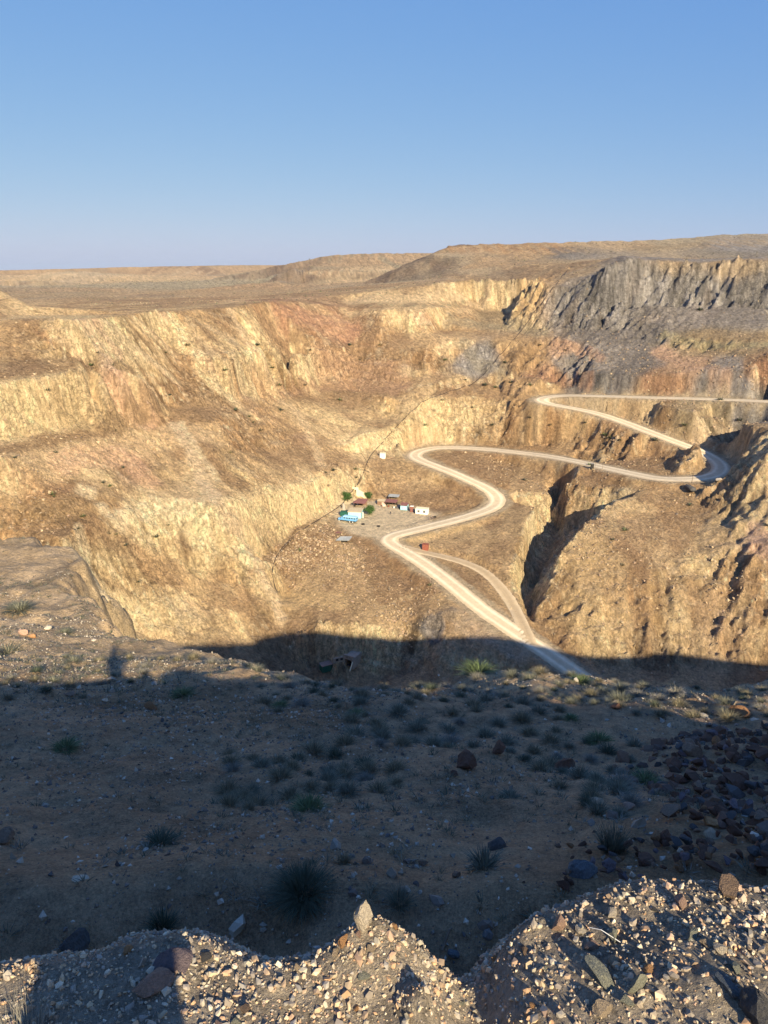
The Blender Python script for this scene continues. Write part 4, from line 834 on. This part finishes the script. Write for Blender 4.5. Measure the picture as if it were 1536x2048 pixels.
def joined_tufts(name, x, y, size, kinds, label, cat, nb=20, seed=0, lean=1.1):
    zz = H(x, y); T = [tuft_mesh(700+i+seed, nb, 1, 1, TC[kinds[i % len(kinds)]], lean, .035) for i in range(8)]
    VV, FF, CC = [], [], []; o = 0; r = np.random.default_rng(seed)
    for i in range(len(x)):
        v, f, c = T[i % 8]; a = r.uniform(0, 6.28); ca_, sa_ = math.cos(a), math.sin(a); v = np.array(v)*size[i]
        VV.append(np.c_[v[:, 0]*ca_-v[:, 1]*sa_+x[i], v[:, 0]*sa_+v[:, 1]*ca_+y[i], v[:, 2]*.7+zz[i]]); FF += [tuple(q+o for q in g) for g in f]; CC.append(np.array(c)); o += len(v)
    ob = make(name, np.concatenate(VV), np.array(FF, dtype=object), M_LEAF, col=np.concatenate(CC)); tag(ob, label, cat); ob['kind'] = 'stuff'; return ob
x, y = slope_pts(6000, 53, 3.2, 24); m = on_slope(x, y) & (fbm(x/2.2, y/2.2, 3, 533)+.2*rng.standard_normal(len(x)) > .05); x, y = x[m], y[m]
joined_tufts('dry_grass', x, y, rng.uniform(.05, .13, len(x)), ['dry','dry','sage','dark','grey'], 'short dry grass growing all over the shaded slope', 'grass', seed=1)
xx = rng.uniform(-26, -4, 5200); yy = rng.uniform(14, 42, 5200); m = on_slope(xx, yy) & (fbm(xx/3, yy/3, 3, 535) > -.05) & (np.abs(xx/yy) < .62); xx, yy = xx[m], yy[m]
joined_tufts('rim_grass', xx, yy, rng.uniform(.07, .22, len(xx)), ['dry','sage','sage','dark'], 'thin dry grass on the sunlit strip at the left', 'grass', nb=12, seed=2)
# shrubs on the pit walls
SP = [(218,972),(205,965),(245,935),(105,988),(112,905),(28,915),(498,833),(505,845),(230,860),(165,1032),(155,1057),(218,1067),(232,1068),(312,1073),(250,1090),(108,992),(275,1163),(335,1050),(460,905),(470,820),(95,780),(182,730),(195,705),(225,730),(330,705),(375,690),(515,690),(560,770),(610,770),(640,735),(545,735),(650,945),(665,940),(710,938),(712,955),(1010,725),(1060,770),(1020,765),(885,800),(850,850),
 (945,815),(1170,845),(1220,875),(1240,880),(1310,880),(1210,870),(1060,835),(1100,850),(1250,1060),(1225,1079),(1245,1130),(1180,930),(1400,620),(1010,640),(890,720),(1130,700),(1480,840),(1370,850),(1050,960),(560,820),(680,800),(700,690),(720,720),(760,690),(930,760),(970,770),(990,775),(1380,1010),(1535,1050),(450,740),(340,790),(520,860),(600,1100),(1440,800),(1080,690),(860,1170),(985,850),(620,700)]
sh_src = {}
for i, (px, py) in enumerate(SP):
    p = at(px, py); d = math.hypot(p[0], p[1])
    tuft('dark' if i % 3 else 'green', 20+i % 4, (p[0], p[1], p[2]-.1), d/F*random.uniform(4.5, 9), 'small dark green shrub dotted on the pit wall', cat='shrub', group='small shrubs on the pit walls', name='shrub', n=60, lean=1.3, sz=.8, bw=.05)
x = rng.uniform(-600, 900, 9000); y = rng.uniform(420, 1500, 9000); m = (np.abs(x/y) < .6) & (fbm(x/50, y/50, 3, 541) > .0) & (H(x, y) > -30); x, y = x[m], y[m]
stuff(loose('desert_scrub', x, y, .25+.4*rng.random(len(x))**2+y*.0003, np.array([(.13,.13,.07),(.17,.15,.09),(.11,.10,.06)]), OCT, 'scattered low scrub on the plateau beyond the pit', 'scrub', seed=9))

# ------------------------------------------------------------------ buildings and things in the yard
P = dict(blue=mat('pale_blue_paint', (.36,.66,.72), .7, var=.12, vscale=1.5), busblue=mat('bus_blue_paint', (.16,.40,.68), .45, var=.1, vscale=2), busroof=mat('bus_roof_paint', (.36,.62,.82), .5, var=.08, vscale=2), glass=mat('dark_glass', (.03,.035,.04), .15), rubber=mat('black_rubber', (.035,.033,.03), .8), rim=mat('pale_rim', (.6,.58,.52), .6),
 sandroof=mat('sandy_roof', (.56,.45,.28), .95, var=.15, vscale=1.2), rustroof=mat('red_brown_sheet', (.22,.10,.085), .7, var=.25, vscale=1.5), rust=mat('rusty_red_metal', (.27,.09,.055), .75, var=.3, vscale=2.5), creamw=mat('cream_plaster', (.78,.70,.46), .9, var=.1, vscale=1), white=mat('white_paint', (.82,.79,.70), .7, var=.06, vscale=1.5),
 dgreen=mat('dark_green_paint', (.025,.11,.075), .7, var=.2, vscale=2), wood=mat('weathered_wood', (.20,.14,.09), .9, var=.3, vscale=6), greysheet=mat('grey_sheet', (.34,.35,.33), .6, var=.25, vscale=1.2), concrete=mat('concrete', (.36,.29,.22), .95, var=.2, vscale=1), dark=mat('dark_interior', (.03,.025,.02), .95), pinkt=mat('faded_pink_paint', (.66,.46,.36), .7), brownw=mat('brown_boards', (.24,.15,.10), .9, var=.25, vscale=3), steel=mat('dull_steel', (.20,.19,.18), .5, metal=.4), cable=mat('black_cable', (.05,.04,.035), .7), bark=mat('bark', (.17,.12,.08), .95, var=.3, vscale=8), khaki=mat('dark_cloth', (.05,.05,.06), .9), skin=mat('skin', (.40,.24,.16), .6), hair=mat('dark_hair', (.03,.02,.015), .8))  # dark interior colour: shade of openings and shelters painted near-black, also black items
def bx(name, root, c, d, m, rz=0, top=None, shear=(0, 0), label=None):
    o = MB().box(c, d, rz, top, shear).build(name, m, root)
    if label: o['label'] = label
    return o
def post(root, x, y, h, r=.06, name='post', z0=-.3): return MB().tube([(x, y, z0), (x, y, h)], r, 6).build(name, P['wood'], root)
# bus
p = at(697, 1044); bus = thing('bus', 'old light blue truck bus with a bonnet parked at the left end of the yard', 'bus', p, math.radians(-20))
bx('body', bus, (.9, 0, 1.75), (5.9, 2.3, 1.5), P['busblue']); bx('bus_roof', bus, (.9, 0, 2.63), (5.9, 2.3, .26), P['busroof'], top=(.98, .82))
bx('cab', bus, (-2.55, 0, 1.6), (.98, 2.1, 1.2), P['busblue'], top=(.8, .9)); bx('windscreen', bus, (-3.0, 0, 1.8), (.12, 1.7, .5), P['glass'], shear=(.1, 0))
bx('bonnet', bus, (-3.7, 0, 1.2), (1.35, 1.35, .75), P['busblue'], top=(.9, .85)); bx('bumper', bus, (-4.5, 0, .7), (.15, 2.0, .25), P['rubber'])
bx('chassis', bus, (-.2, 0, .75), (8.0, .9, .3), P['rubber'])
for s_ in (-1, 1): bx('mudguard', bus, (-3.75, .88*s_, 1.02), (1.3, .38, .26), P['busblue'], top=(.55, 1)); bx('headlight', bus, (-4.4, .55*s_, 1.2), (.1, .25, .25), P['rim'])
for i in range(5):
    for s_ in (-1, 1):
        w = bx('window', bus, (-1.3+i*1.12, 1.155*s_, 2.08), (.92, .05, .58), P['busroof']); MB().box((-1.3+i*1.12, 1.19*s_, 2.08), (.78, .03, .46)).build('pane', P['glass'], w)
bx('rear_window', bus, (3.86, 0, 2.05), (.05, 1.3, .5), P['glass'])
for x_ in (-3.75, 1.0, 2.35):
    for s_ in (-1, 1):
        w = MB().tube([(x_, s_*.82, .52), (x_, s_*1.14, .52)], .52, 14).build('wheel', P['rubber'], bus); MB().tube([(x_, s_*1.13, .52), (x_, s_*1.17, .52)], .3, 12).build('rim', P['rim'], w)
# pale blue house
p = at(711, 1036); h = thing('flat_roofed_house', 'pale blue house with a flat sandy roof directly behind the blue bus', 'house', (p[0], p[1]+2.6, p[2]), math.radians(-7))
bx('wall', h, (0, 0, 1.15), (5.6, 5.6, 2.9), P['blue']); bx('roof', h, (-.1, 0, 2.72), (6.0, 6.0, .24), P['sandroof']); bx('door', h, (2.84, -.6, .95), (.06, .9, 1.9), P['wood']); bx('door', h, (2.84, 1.2, 1.3), (.06, .8, .9), P['glass'], label='dark side opening')
bx('porch_post', h, (3.5, -2.2, 1.3), (.35, .35, 2.6), P['white'])
p = at(690, 1033); h = thing('shed', 'dark green shed wedged between the blue house and the slope', 'shed', (p[0], p[1]+.5, p[2]), math.radians(-12)); bx('wall', h, (0, 0, .9), (3.6, 2.4, 2.2), P['dgreen']); bx('roof', h, (0, 0, 2.07), (3.8, 2.6, .1), P['dgreen'])
# brown canopy
p = at(719, 1013); h = thing('canopy', 'open shelter with a red-brown sheet roof behind the pale blue house', 'shelter', p, math.radians(-14))
h_r = MB().slab([(-2.6, -1.8, 2.1), (3.0, -1.6, 2.0), (3.4, 2.3, 3.0), (-1.2, 2.4, 3.0)], .1).build('roof', P['rustroof'], h)
for a, b, c in ((-2.4,-1.6,2), (2.8,-1.4,1.9), (3.1,2,2.8), (-1,2.1,2.8)): post(h, a, b, c)
bx('back_wall', h, (.8, 2.2, 1.2), (4, .12, 2.6), P['brownw']); bx('side_wall', h, (-2.0, .6, 1.0), (.12, 3.2, 2.2), P['dark']); MB().tube([(-2.0, -2.1, .2), (.9, -2.3, 1.4)], .07, 6).build('leaning_pole', P['wood'], h)
# cream ruin (portal) with wing wall
p = at(715, 996); h = thing('portal_ruin', 'cream concrete portal ruin with a doorway and a sloping wing wall', 'ruin', p, math.radians(-8))
MB().box((-3.9, 1, 2.1), (.7, .6, 5.0)).build('pillar', P['creamw'], h); MB().box((-.2, 1, 2.2), (1.0, .6, 5.2)).build('pillar', P['creamw'], h); bx('lintel', h, (-2.05, .98, 4.2), (2.98, .56, 1.1), P['creamw'])
MB().add([(.31, .75, -.4), (4.2, .3, -.4), (4.2, .3, 1.9), (.31, .75, 3.7), (.31, 1.25, -.4), (4.2, .8, -.4), (4.2, .8, 1.9), (.31, 1.25, 3.7)], [(0, 1, 2, 3), (7, 6, 5, 4), (3, 2, 6, 7), (1, 5, 6, 2), (0, 3, 7, 4), (0, 4, 5, 1)]).build('wing_wall', P['creamw'], h)
bx('inner_wall', h, (-2.05, 2.6, 1.5), (3.4, .3, 3.6), P['concrete'])
p = at(716, 1004); h = thing('retaining_wall', 'low pinkish retaining wall in front of the cream ruin', 'wall', p, math.radians(-10)); bx('wall', h, (0, .6, .2), (6.6, .5, 1.2), P['pinkt']); bx('coping', h, (0, .6, .84), (6.8, .64, .09), P['sandroof'])
# trees
def tree(px, py, hgt, rad, label, name='tree', squash=1.0, seed=0):
    p = at(px, py); t = thing(name, label, 'tree', p); r = np.random.default_rng(seed); m_ = MB().tube([(0, 0, -.3), (.05, .05, hgt*.3), (.1, 0, hgt*.6)], [.22, .16, .08], 7)
    for k in range(6):
        a = k*1.05+r.random(); m_.tube([(.05, .03, hgt*.3), (rad*.35*math.cos(a), rad*.35*math.sin(a), hgt*.5), (rad*.7*math.cos(a), rad*.7*math.sin(a), hgt*(.6+.2*r.random()))], [.09, .06, .02], 5)
    m_.build('trunk', P['bark'], t, smooth=True)
    n = 2600; cl = r.standard_normal((26, 3)); cl /= np.linalg.norm(cl, axis=1)[:, None]; cl *= r.uniform(.3, 1.15, (26, 1)); cid = r.integers(0, 26, n)
    c = cl[cid]+.22*r.standard_normal((n, 3)); c *= np.array([rad, rad, hgt*.42*squash]); c[:, 2] += hgt*.58
    a = r.standard_normal((n, 3)); a /= np.linalg.norm(a, axis=1)[:, None]; b = np.cross(a, r.standard_normal((n, 3))); b /= np.linalg.norm(b, axis=1)[:, None]; s_ = .16
    v = np.stack([c-a*s_, c+b*s_*.6, c+a*s_, c-b*s_*.6], 1).reshape(-1, 3); f = np.arange(n*4).reshape(n, 4)
    col = np.repeat(np.array([(.055,.11,.025)])*r.uniform(.6, 1.6, (n, 1)), 4, 0); make('crown', v, f, M_LEAF, t, col=col); return t
tree(739, 1029, 4.4, 2.2, 'round green tree at the right corner of the pale blue house', seed=1); tree(695, 1004, 4.6, 2.2, 'green tree beside the cream ruin at the foot of the wall', seed=2); tree(737, 996, 2.8, 1.5, 'olive bush tree right of the cream ruin', seed=3, name='bush_tree')
p = at(687, 1018); MBt = MB().tube([(0, 0, -.4), (.1, .1, 1.2), (-.1, 0, 2.6)], [.9, .7, .35], 9); tag(MBt.build('rock_pillar', rock_mat('grey_rock', (.38,.33,.27)), loc=p), 'pale grey rock pillar below the tree by the ruin', 'rock')
# row of sheds
def shed(px, py, dz, rz, label, name, w, d, hh, wallm, roofm, front=(0, 0), open_=False, rise=.25, cat='shed'):
    p = at(px, py); t = thing(name, label, cat, (p[0], p[1]+d/2, p[2]), rz)
    if open_:
        for a in (-1, -.33, .33, 1): post(t, a*w*.46, -d*.45, hh, .07)
        bx('back_wall', t, (0, d*.45, hh/2-.2), (w*.95, .12, hh+.4), wallm); bx('side_wall', t, (-w*.46, 0, hh/2-.2), (.1, d*.85, hh+.2), wallm)
    else: bx('wall', t, (0, 0, hh/2-.2), (w, d, hh+.4), wallm)
    MB().slab([(-w*.53, -d*.58, hh+.06), (w*.53, -d*.58, hh+.06), (w*.53, d*.55, hh+.06+rise), (-w*.53, d*.55, hh+.06+rise)], .08).build('roof', roofm, t); return t
t = shed(764, 1010, 0, math.radians(-16), 'low brown shed with a cream roof at the left of the row', 'low_shed', 3.6, 2.6, 1.7, P['brownw'], P['sandroof']); bx('panel', t, (.9, -1.34, .7), (1.3, .06, 1.3), P['pinkt'])
t = shed(783, 1013, 0, math.radians(-16), 'open shelter with a faded red-brown roof in the middle of the row', 'canopy', 5.0, 3.0, 1.9, P['dark'], P['rustroof'], open_=True, rise=.5)
p = at(784, 1011); t = thing('drum_set', 'pale tank standing in front of the low brown shed', 'tank', at(768, 1014)); MB().tube([(-.7, 0, .65), (.7, .1, .65)], .6, 14).build('tank', P['pinkt'], t); bx('cradle', t, (0, .05, .1), (1.0, .8, .4), P['wood'])
for i, (px, py, k) in enumerate([(777,1014,'rust'),(788,1016,'white'),(794,1017,'steel'),(799,1017,'dark')]):
    t = thing('barrel', ['rusty barrel under the open shelter','white barrel under the open shelter','steel barrel right of the white one','black barrel beside the blue kiosk'][i], 'barrel', at(px, py)); MB().tube([(0, 0, 0), (0, 0, .85)], .3, 10).build('body', P[k], t); MB().tube([(0, 0, .85), (0, 0, .88)], .27, 10).build('lid', P['steel'], t)
shed(788, 1003, 0, math.radians(-14), 'grey sheet roof shelter behind the red-brown open shelter', 'rear_shelter', 4.6, 2.6, 2.2, P['brownw'], P['greysheet'], open_=True, rise=.4)
t = shed(809, 1021, 0, math.radians(-15), 'small light blue kiosk with a dark red roof', 'kiosk', 3.0, 2.8, 2.2, P['blue'], P['rustroof'], rise=.6, cat='kiosk'); bx('base', t, (0, -.05, .02), (3.1, 2.9, .3), P['steel']); bx('window', t, (.3, -1.43, 1.3), (.7, .05, .6), P['white']); bx('door', t, (1.53, -.3, .9), (.05, 1.0, 1.8), P['dark'])
t = thing('closet', 'narrow dark red metal closet between the blue kiosk and the white cabin', 'closet', at(823, 1024), math.radians(-12)); bx('body', t, (0, .5, 1.15), (1.3, 1.0, 2.5), P['rust']); bx('door', t, (0, -.03, 1.1), (.9, .05, 1.9), P['rustroof']); bx('roof', t, (.1, .5, 2.5), (1.6, 1.4, .12), P['white'])
t = thing('cabin', 'white site cabin with two dark windows at the right end of the yard', 'cabin', at(843, 1029), math.radians(-17)); bx('wall', t, (0, 1.2, 1.3), (5.4, 2.5, 2.4), P['white']); bx('roof', t, (0, 1.2, 2.56), (5.55, 2.65, .1), P['creamw']); bx('skid', t, (0, 1.2, .02), (5.2, 2.2, .16), P['steel'])
for a in (-1.3, 1.2): w = bx('window', t, (a, -.07, 1.35), (1.05, .06, 1.1), P['white']); MB().box((a, -.11, 1.35), (.9, .04, .95)).build('pane', P['glass'], w); MB().box((a, -.14, 1.35), (.05, .04, .95)).build('mullion', P['white'], w)
bx('lintel', t, (0, -.08, 2.0), (4.0, .06, .08), P['steel'])
# scrap heap, red box, white cabin above, slanted canopy
t = thing('scrap_heap', 'heap of boards and dark scrap right of the white cabin', 'scrap', at(868, 1037)); r_ = random.Random(4)
for i in range(14): a = r_.uniform(0, 3.1); q = (r_.uniform(-1.8, 1.4), r_.uniform(-.8, .8)); MB().tube([(q[0]-math.cos(a)*.9, q[1]-math.sin(a)*.9, .05+i*.04), (q[0]+math.cos(a)*.9, q[1]+math.sin(a)*.9, .35+i*.05)], .06, 5).build('board', P['wood'] if i % 3 else P['brownw'], t)
bx('crate', t, (.4, 0, .5), (1.1, .8, 1.0), P['dark'])
t = thing('metal_box', 'rusty red metal container standing alone beside the lower road', 'container', at(850, 1101), math.radians(-12)); bx('body', t, (0, 1.0, 1.1), (2.3, 1.9, 2.3), P['rust']); bx('door', t, (-1.17, 1.0, 1.05), (.06, 1.4, 1.8), P['dark'])
for a in (-.75, 0, .75): bx('rib', t, (a, .03, 1.1), (.08, .05, 2.2), P['rustroof'])
bx('roof', t, (0, 1.0, 2.3), (2.45, 2.05, .08), P['rust'])
t = thing('hut', 'small white hut on the bench beside the first hairpin', 'hut', at(765, 917), math.radians(-8)); bx('wall', t, (0, 1.1, 1.2), (2.6, 2.2, 2.5), P['white']); bx('roof', t, (0, 1.1, 2.5), (2.8, 2.4, .1), P['creamw']); bx('window', t, (-1.33, 1.1, 1.4), (.04, .8, .7), P['glass'])
MB().tube([(0, .6, 2.5), (0, .6, 4.8)], .05, 6).build('antenna', P['steel'], t)
t = thing('canopy', 'dark slanted sheet shelter over the rubble in front of the bus', 'shelter', at(688, 1084), math.radians(6)); MB().slab([(-3.3, -.4, 1.0), (1.9, -1.3, 1.1), (3.4, 1.6, 1.7), (-1.2, 2.0, 1.7)], .12).build('roof', P['greysheet'], t)
for a, b, c in ((-2.9,-.3,.95), (1.7,-1.1,1.05), (3.0,1.4,1.6), (-1,1.8,1.6)): post(t, a, b, c)
bx('bench', t, (0, .2, .3), (2.6, 1.0, .6), P['dark'])  # dark box put here for the shade under the sheet roof
t = thing('scrap_sheet', 'crumpled brown sheet lying on the rubble below the bus', 'sheet', at(677, 1067)); MB().slab([(-1.6, -.5, .25), (.3, -.7, .5), (1.6, .3, .3), (-.4, .9, .6)], .05).build('panel', P['rustroof'], t); bx('board', t, (.2, -.2, .15), (2.2, .3, .12), P['wood'], rz=.3)
def tyre(px, py, label):
    t = thing('tyre', label, 'tyre', at(px, py)); v = []; f = []
    for i in range(16):
        for k in range(6): a, b = 2*PI*i/16, 2*PI*k/6; v.append(((.62+.2*math.cos(b))*math.cos(a), (.62+.2*math.cos(b))*math.sin(a), .18+.2*math.sin(b))); f.append((i*6+k, ((i+1) % 16)*6+k, ((i+1) % 16)*6+(k+1) % 6, i*6+(k+1) % 6))
    MB().add(v, f).build('tread', P['rubber'], t, smooth=True); return t
tyre(757, 1053, 'old black tyre lying in the middle of the yard'); tyre(726, 1049, 'small dark tyre lying right of the bus')
t = thing('plank', 'dark plank on the ground between the blue house and the tree', 'plank', at(732, 1036)); bx('board', t, (0, 0, .12), (2.0, .35, .16), P['wood'], rz=-.2)
# poles
def pole(px, py, hgt, label, lean=(0, 0), arm=True, r=.11):
    t = thing('utility_pole', label, 'pole', at(px, py)); MB().tube([(0, 0, -.5), (lean[0], lean[1], hgt)], [r, r*.7], 7).build('pole', P['wood'], t)
    if arm: k = .93; MB().box((lean[0]*k, lean[1]*k, hgt*k), (1.1, .1, .1)).build('crossarm', P['wood'], t)
    return t
pole(1382, 972, 7.5, 'tall wooden utility pole at the outer edge of the right hairpin', (.5, 0)); pole(1205, 938, 3.4, 'short pole on the outer edge of the long road leg', arm=False, r=.08); pole(1190, 934, 2.6, 'thin post left of the short pole by the road', arm=False, r=.06)
pole(944, 987, 4.2, 'thin pole on the inner side of the lower road bend', arm=False, r=.07); pole(934, 1006, 5.2, 'leaning wooden pole on the slope above the yard', (-4.3, 1.5), arm=False, r=.12); pole(655, 1036, 5.0, 'leaning wooden pole beside the cable left of the bus', (-3.0, 1.0), arm=False, r=.12); pole(738, 912, 4.5, 'thin pole left of the small white hut', arm=False, r=.06)
pole(745, 1000, 5.0, 'bare leaning pole behind the row of sheds', (-1.6, 1), arm=False, r=.1); pole(775, 998, 5.5, 'crooked dark pole leaning on the slope behind the low shed', (-3.2, 1.5), arm=False, r=.12); pole(828, 410+0, 4, 'tiny pole', arm=False) if False else None
t = thing('cabinet', 'dark metal cabinet standing at the road edge beside two posts', 'cabinet', at(1184, 938)); bx('body', t, (0, 0, 1.1), (1.2, .9, 2.3), P['rubber']); bx('roof', t, (0, 0, 2.3), (1.4, 1.1, .1), P['steel'])
prock(1437, 958, 14, 'cream', 33, 'white rock at the shaded edge of the right hairpin'); prock(1380, 975, 24, 'darkgrey', 34, 'dark rock at the foot of the tall utility pole')
# cables
def hose(pts, r, name, label, cat, lift=.12):
    w = []
    for a, b in zip(pts[:-1], pts[1:]):
        n = max(2, int(math.hypot(b[0]-a[0], b[1]-a[1])/9))
        for k in range(n): w.append((a[0]+(b[0]-a[0])*k/n, a[1]+(b[1]-a[1])*k/n))
    L = np.array([hit(*q, lift) for q in w]); Ls = relax(L.copy(), 1); Ls[:, 2] = np.maximum(Ls[:, 2], H(Ls[:, 0], Ls[:, 1])+lift*.5)
    o = MB().tube([tuple(q) for q in Ls], r, 5).build(name, P['cable'], smooth=True); return tag(o, label, cat)
hose([(1135,541),(1100,585),(1070,625),(1040,665),(1010,700),(985,730),(960,757),(940,772),(900,783),(850,801),(820,826),(790,856),(765,886),(745,906),(735,922),(727,948),(712,975),(698,990),(686,1008),(665,1023),(640,1038),(620,1050),(590,1070),(565,1095),(549,1120),(543,1150),(550,1175),(560,1198)], .15, 'cable', 'long black cable running down the pit wall from the upper right to the rubble', 'cable')
hose([(1110,585),(1080,625),(1050,668),(1015,710),(990,745)], .07, 'cable', 'second thinner cable beside the long one on the upper wall', 'cable')
hose([(735,925),(728,945),(722,962),(708,980)], .08, 'cable', 'short cable branch above the cream ruin', 'cable'); hose([(733,924),(726,910),(716,903)], .1, 'cable', 'short bent pipe left of the small white hut', 'pipe')
hose([(640,1040),(610,1056),(580,1082),(556,1112),(549,1140),(554,1165)], .09, 'hose', 'thin hose beside the long cable over the rubble', 'hose')
p = at(905, 1880); stk = MB().tube([at(884, 1905, .02), at(898, 1870, .05), (at(920, 1815)[0], at(898, 1870)[1]+.25, at(898, 1870)[2]-.12)], [.012, .011, .006], 6).build('stick', P['wood']); tag(stk, 'dark dead stick lying in the channel between the gravel heaps', 'stick')
tw = MB().tube([at(1178, 1863, .015), at(1200, 1876, .03), at(1240, 1890, .01)], .0011, 5).build('twig', P['white']); tag(tw, 'thin white twig arching over the right gravel heap', 'twig')
# tunnel and green shed in the shaded bottom
tp = at(701, 1325); t = thing('tunnel_portal', 'concrete tunnel portal with a dark mouth in the shaded bottom of the pit', 'tunnel', (tp[0], tp[1]-1.5, tp[2]), math.radians(-30)); print('portal', tp, t.location[:])
m_ = MB()
for s_ in (-1, 1): bx('side_wall', t, (s_*1.55, 1.5, 1.0), (.5, 5.5, 3.6), P['concrete'])
bx('headwall', t, (0, -.9, 3.15), (3.8, .5, 1.5), P['concrete']); bx('tunnel_roof', t, (0, 1.6, 2.95), (3.55, 5.3, .3), P['concrete']); bx('back', t, (0, 4.1, 1.0), (2.6, .3, 3.6), P['dark']); bx('floor', t, (0, 1.5, .05), (2.58, 5.0, .12), P['dark'])  # back and floor near-black: shade inside the mouth painted on
for q in (-.7, -.2, .6): bx('slot', t, (q, -1.16, 3.4-.25*abs(q)), (.4, .06, .22), P['dark'])
MB().tube([(1.6, -1.0, 2.2), (2.3, -3.8, .3)], .16, 6).build('rail', P['creamw'], t)
gw = at(679, 1322); g = thing('side_wall', 'low grey wall running from the tunnel portal to the green shed', 'wall', gw, math.radians(22)); bx('wall', g, (0, 0, .5), (4.4, .4, 1.8), P['concrete']); 
for a in (-.9, .7): bx('window', g, (a, -.22, .7), (.9, .05, .8), P['dark'])
sp_ = at(655, 1338); g = thing('green_shed', 'dark green shed with a brown roof near the tunnel in the shade', 'shed', (sp_[0], sp_[1], sp_[2]), math.radians(28)); print('shed', sp_, g.location[:])
bx('wall', g, (0, 0, .9), (4.6, 2.6, 2.4), P['dgreen']); bx('roof', g, (0, 0, 2.16), (5.0, 3.0, .12), mat('brown_roof', (.30,.20,.15), .9, var=.2, vscale=2)); bx('door', g, (1.4, -1.33, .8), (.8, .05, 1.7), P['dark'])
# people
def person(name, label, loc, rz, hgt, cloth, raised=False, cat='person'):
    t = thing(name, label, cat, loc, rz); k = hgt/1.75
    J = {'pel': (0, 0, .95, .15, .11), 'wai': (0, 0, 1.12, .13, .1), 'che': (0, 0, 1.32, .17, .115), 'nec': (0, .01, 1.48, .06, .06), 'hea': (0, .02, 1.6, .085, .1), 'top': (0, .02, 1.70, .07, .085)}
    E = [('pel','wai'), ('wai','che'), ('che','nec'), ('nec','hea'), ('hea','top')]
    for s_, n_ in ((-1, 'l'), (1, 'r')):
        J['hip'+n_] = (.1*s_, 0, .9, .095, .1); J['kne'+n_] = (.12*s_, .02, .5, .065, .065); J['ank'+n_] = (.13*s_, -.02, .1, .042, .045); J['toe'+n_] = (.15*s_, .14, .04, .04, .03)
        J['sho'+n_] = (.19*s_, 0, 1.41, .06, .06)
        if raised: J['elb'+n_] = (.25*s_, .16, 1.2, .042, .042); J['wri'+n_] = (.1*s_, .30, 1.52, .028, .028); J['han'+n_] = (.07*s_, .33, 1.62, .03, .02); hb = Vector((.07*s_, .33, 1.62)); hd = Vector((-.25*s_, .1, .9))
        else: J['elb'+n_] = (.25*s_, -.02, 1.13, .042, .042); J['wri'+n_] = (.27*s_, .04, .87, .028, .028); J['han'+n_] = (.27*s_, .06, .79, .03, .02); hb = Vector((.27*s_, .06, .79)); hd = Vector((0, .25, -.95))
        E += [('pel','hip'+n_), ('hip'+n_,'kne'+n_), ('kne'+n_,'ank'+n_), ('ank'+n_,'toe'+n_), ('che','sho'+n_), ('sho'+n_,'elb'+n_), ('elb'+n_,'wri'+n_), ('wri'+n_,'han'+n_)]
        for q in range(4):
            o_ = Vector(((q-1.5)*.02*s_, 0, 0)); a = hb+o_+hd*.04; b = a+hd*(.035+.008*(q in (1, 2))); J['f%d%s' % (q, n_)] = (*a, .009, .009); J['g%d%s' % (q, n_)] = (*b, .007, .007); E += [('han'+n_, 'f%d%s' % (q, n_)), ('f%d%s' % (q, n_), 'g%d%s' % (q, n_))]
        a = hb+Vector((-.035*s_, .02, .0)); J['th'+n_] = (*a, .01, .01); E.append(('han'+n_, 'th'+n_))
    ks = list(J); me = bpy.data.meshes.new('body'); me.from_pydata([tuple(c_*k for c_ in J[q][:3]) for q in ks], [(ks.index(a), ks.index(b)) for a, b in E], []); o = bpy.data.objects.new('body', me); C.objects.link(o); o.parent = t
    sm = o.modifiers.new('skin', 'SKIN'); me.skin_vertices or None
    if not me.skin_vertices: me.attributes  # layer comes with the modifier
    bpy.context.view_layer.update()
    sv = me.skin_vertices[0].data if me.skin_vertices else None
    if sv:
        for i, q in enumerate(ks): sv[i].radius = (J[q][3]*k*(1.3 if q in ('pel', 'wai', 'che') or q[:3] in ('hip', 'kne', 'sho') else 1), J[q][4]*k*(1.15 if q in ('pel', 'wai', 'che') else 1)); sv[i].use_root = (q == 'pel')
    o.modifiers.new('sub', 'SUBSURF').levels = 1; o.modifiers['sub'].render_levels = 1; me.materials.append(cloth)
    hd_ = rock_shape(I2, 5, 0); v = I2[0]*np.array([.098, .11, .12])*k+np.array([0, .0, 1.665])*k; make('hair', v, I2[1], P['hair'], t, smooth=True); return t
person('person', 'person in dark clothes standing in the middle of the yard', at(781, 1030), math.radians(200), 1.75, P['khaki'])
zf = float(H(np.array([.05]), np.array([-.42]))[0]); ph = person('person', 'person at the edge of the mound raising a phone, only the shadow is seen', (.02, -.42, zf), 0, abs(zf)+.06, P['khaki'], raised=True)
print('foot z', zf)

# ------------------------------------------------------------------ air
hz = MB().box((0, 0, 90), (150000, 150000, 560)).build('haze', None); hz['kind'] = 'stuff'
hm = bpy.data.materials.new('air'); hm.use_nodes = True; hn = hm.node_tree.nodes; hn.clear(); ho = hn.new('ShaderNodeOutputMaterial'); hv_ = hn.new('ShaderNodeVolumePrincipled')
hv_.inputs['Color'].default_value = (.62, .74, .92, 1); hv_.inputs['Density'].default_value = 2.5e-5; hv_.inputs['Anisotropy'].default_value = 0
hm.node_tree.links.new(hv_.outputs[0], ho.inputs['Volume']); hz.data.materials.append(hm)
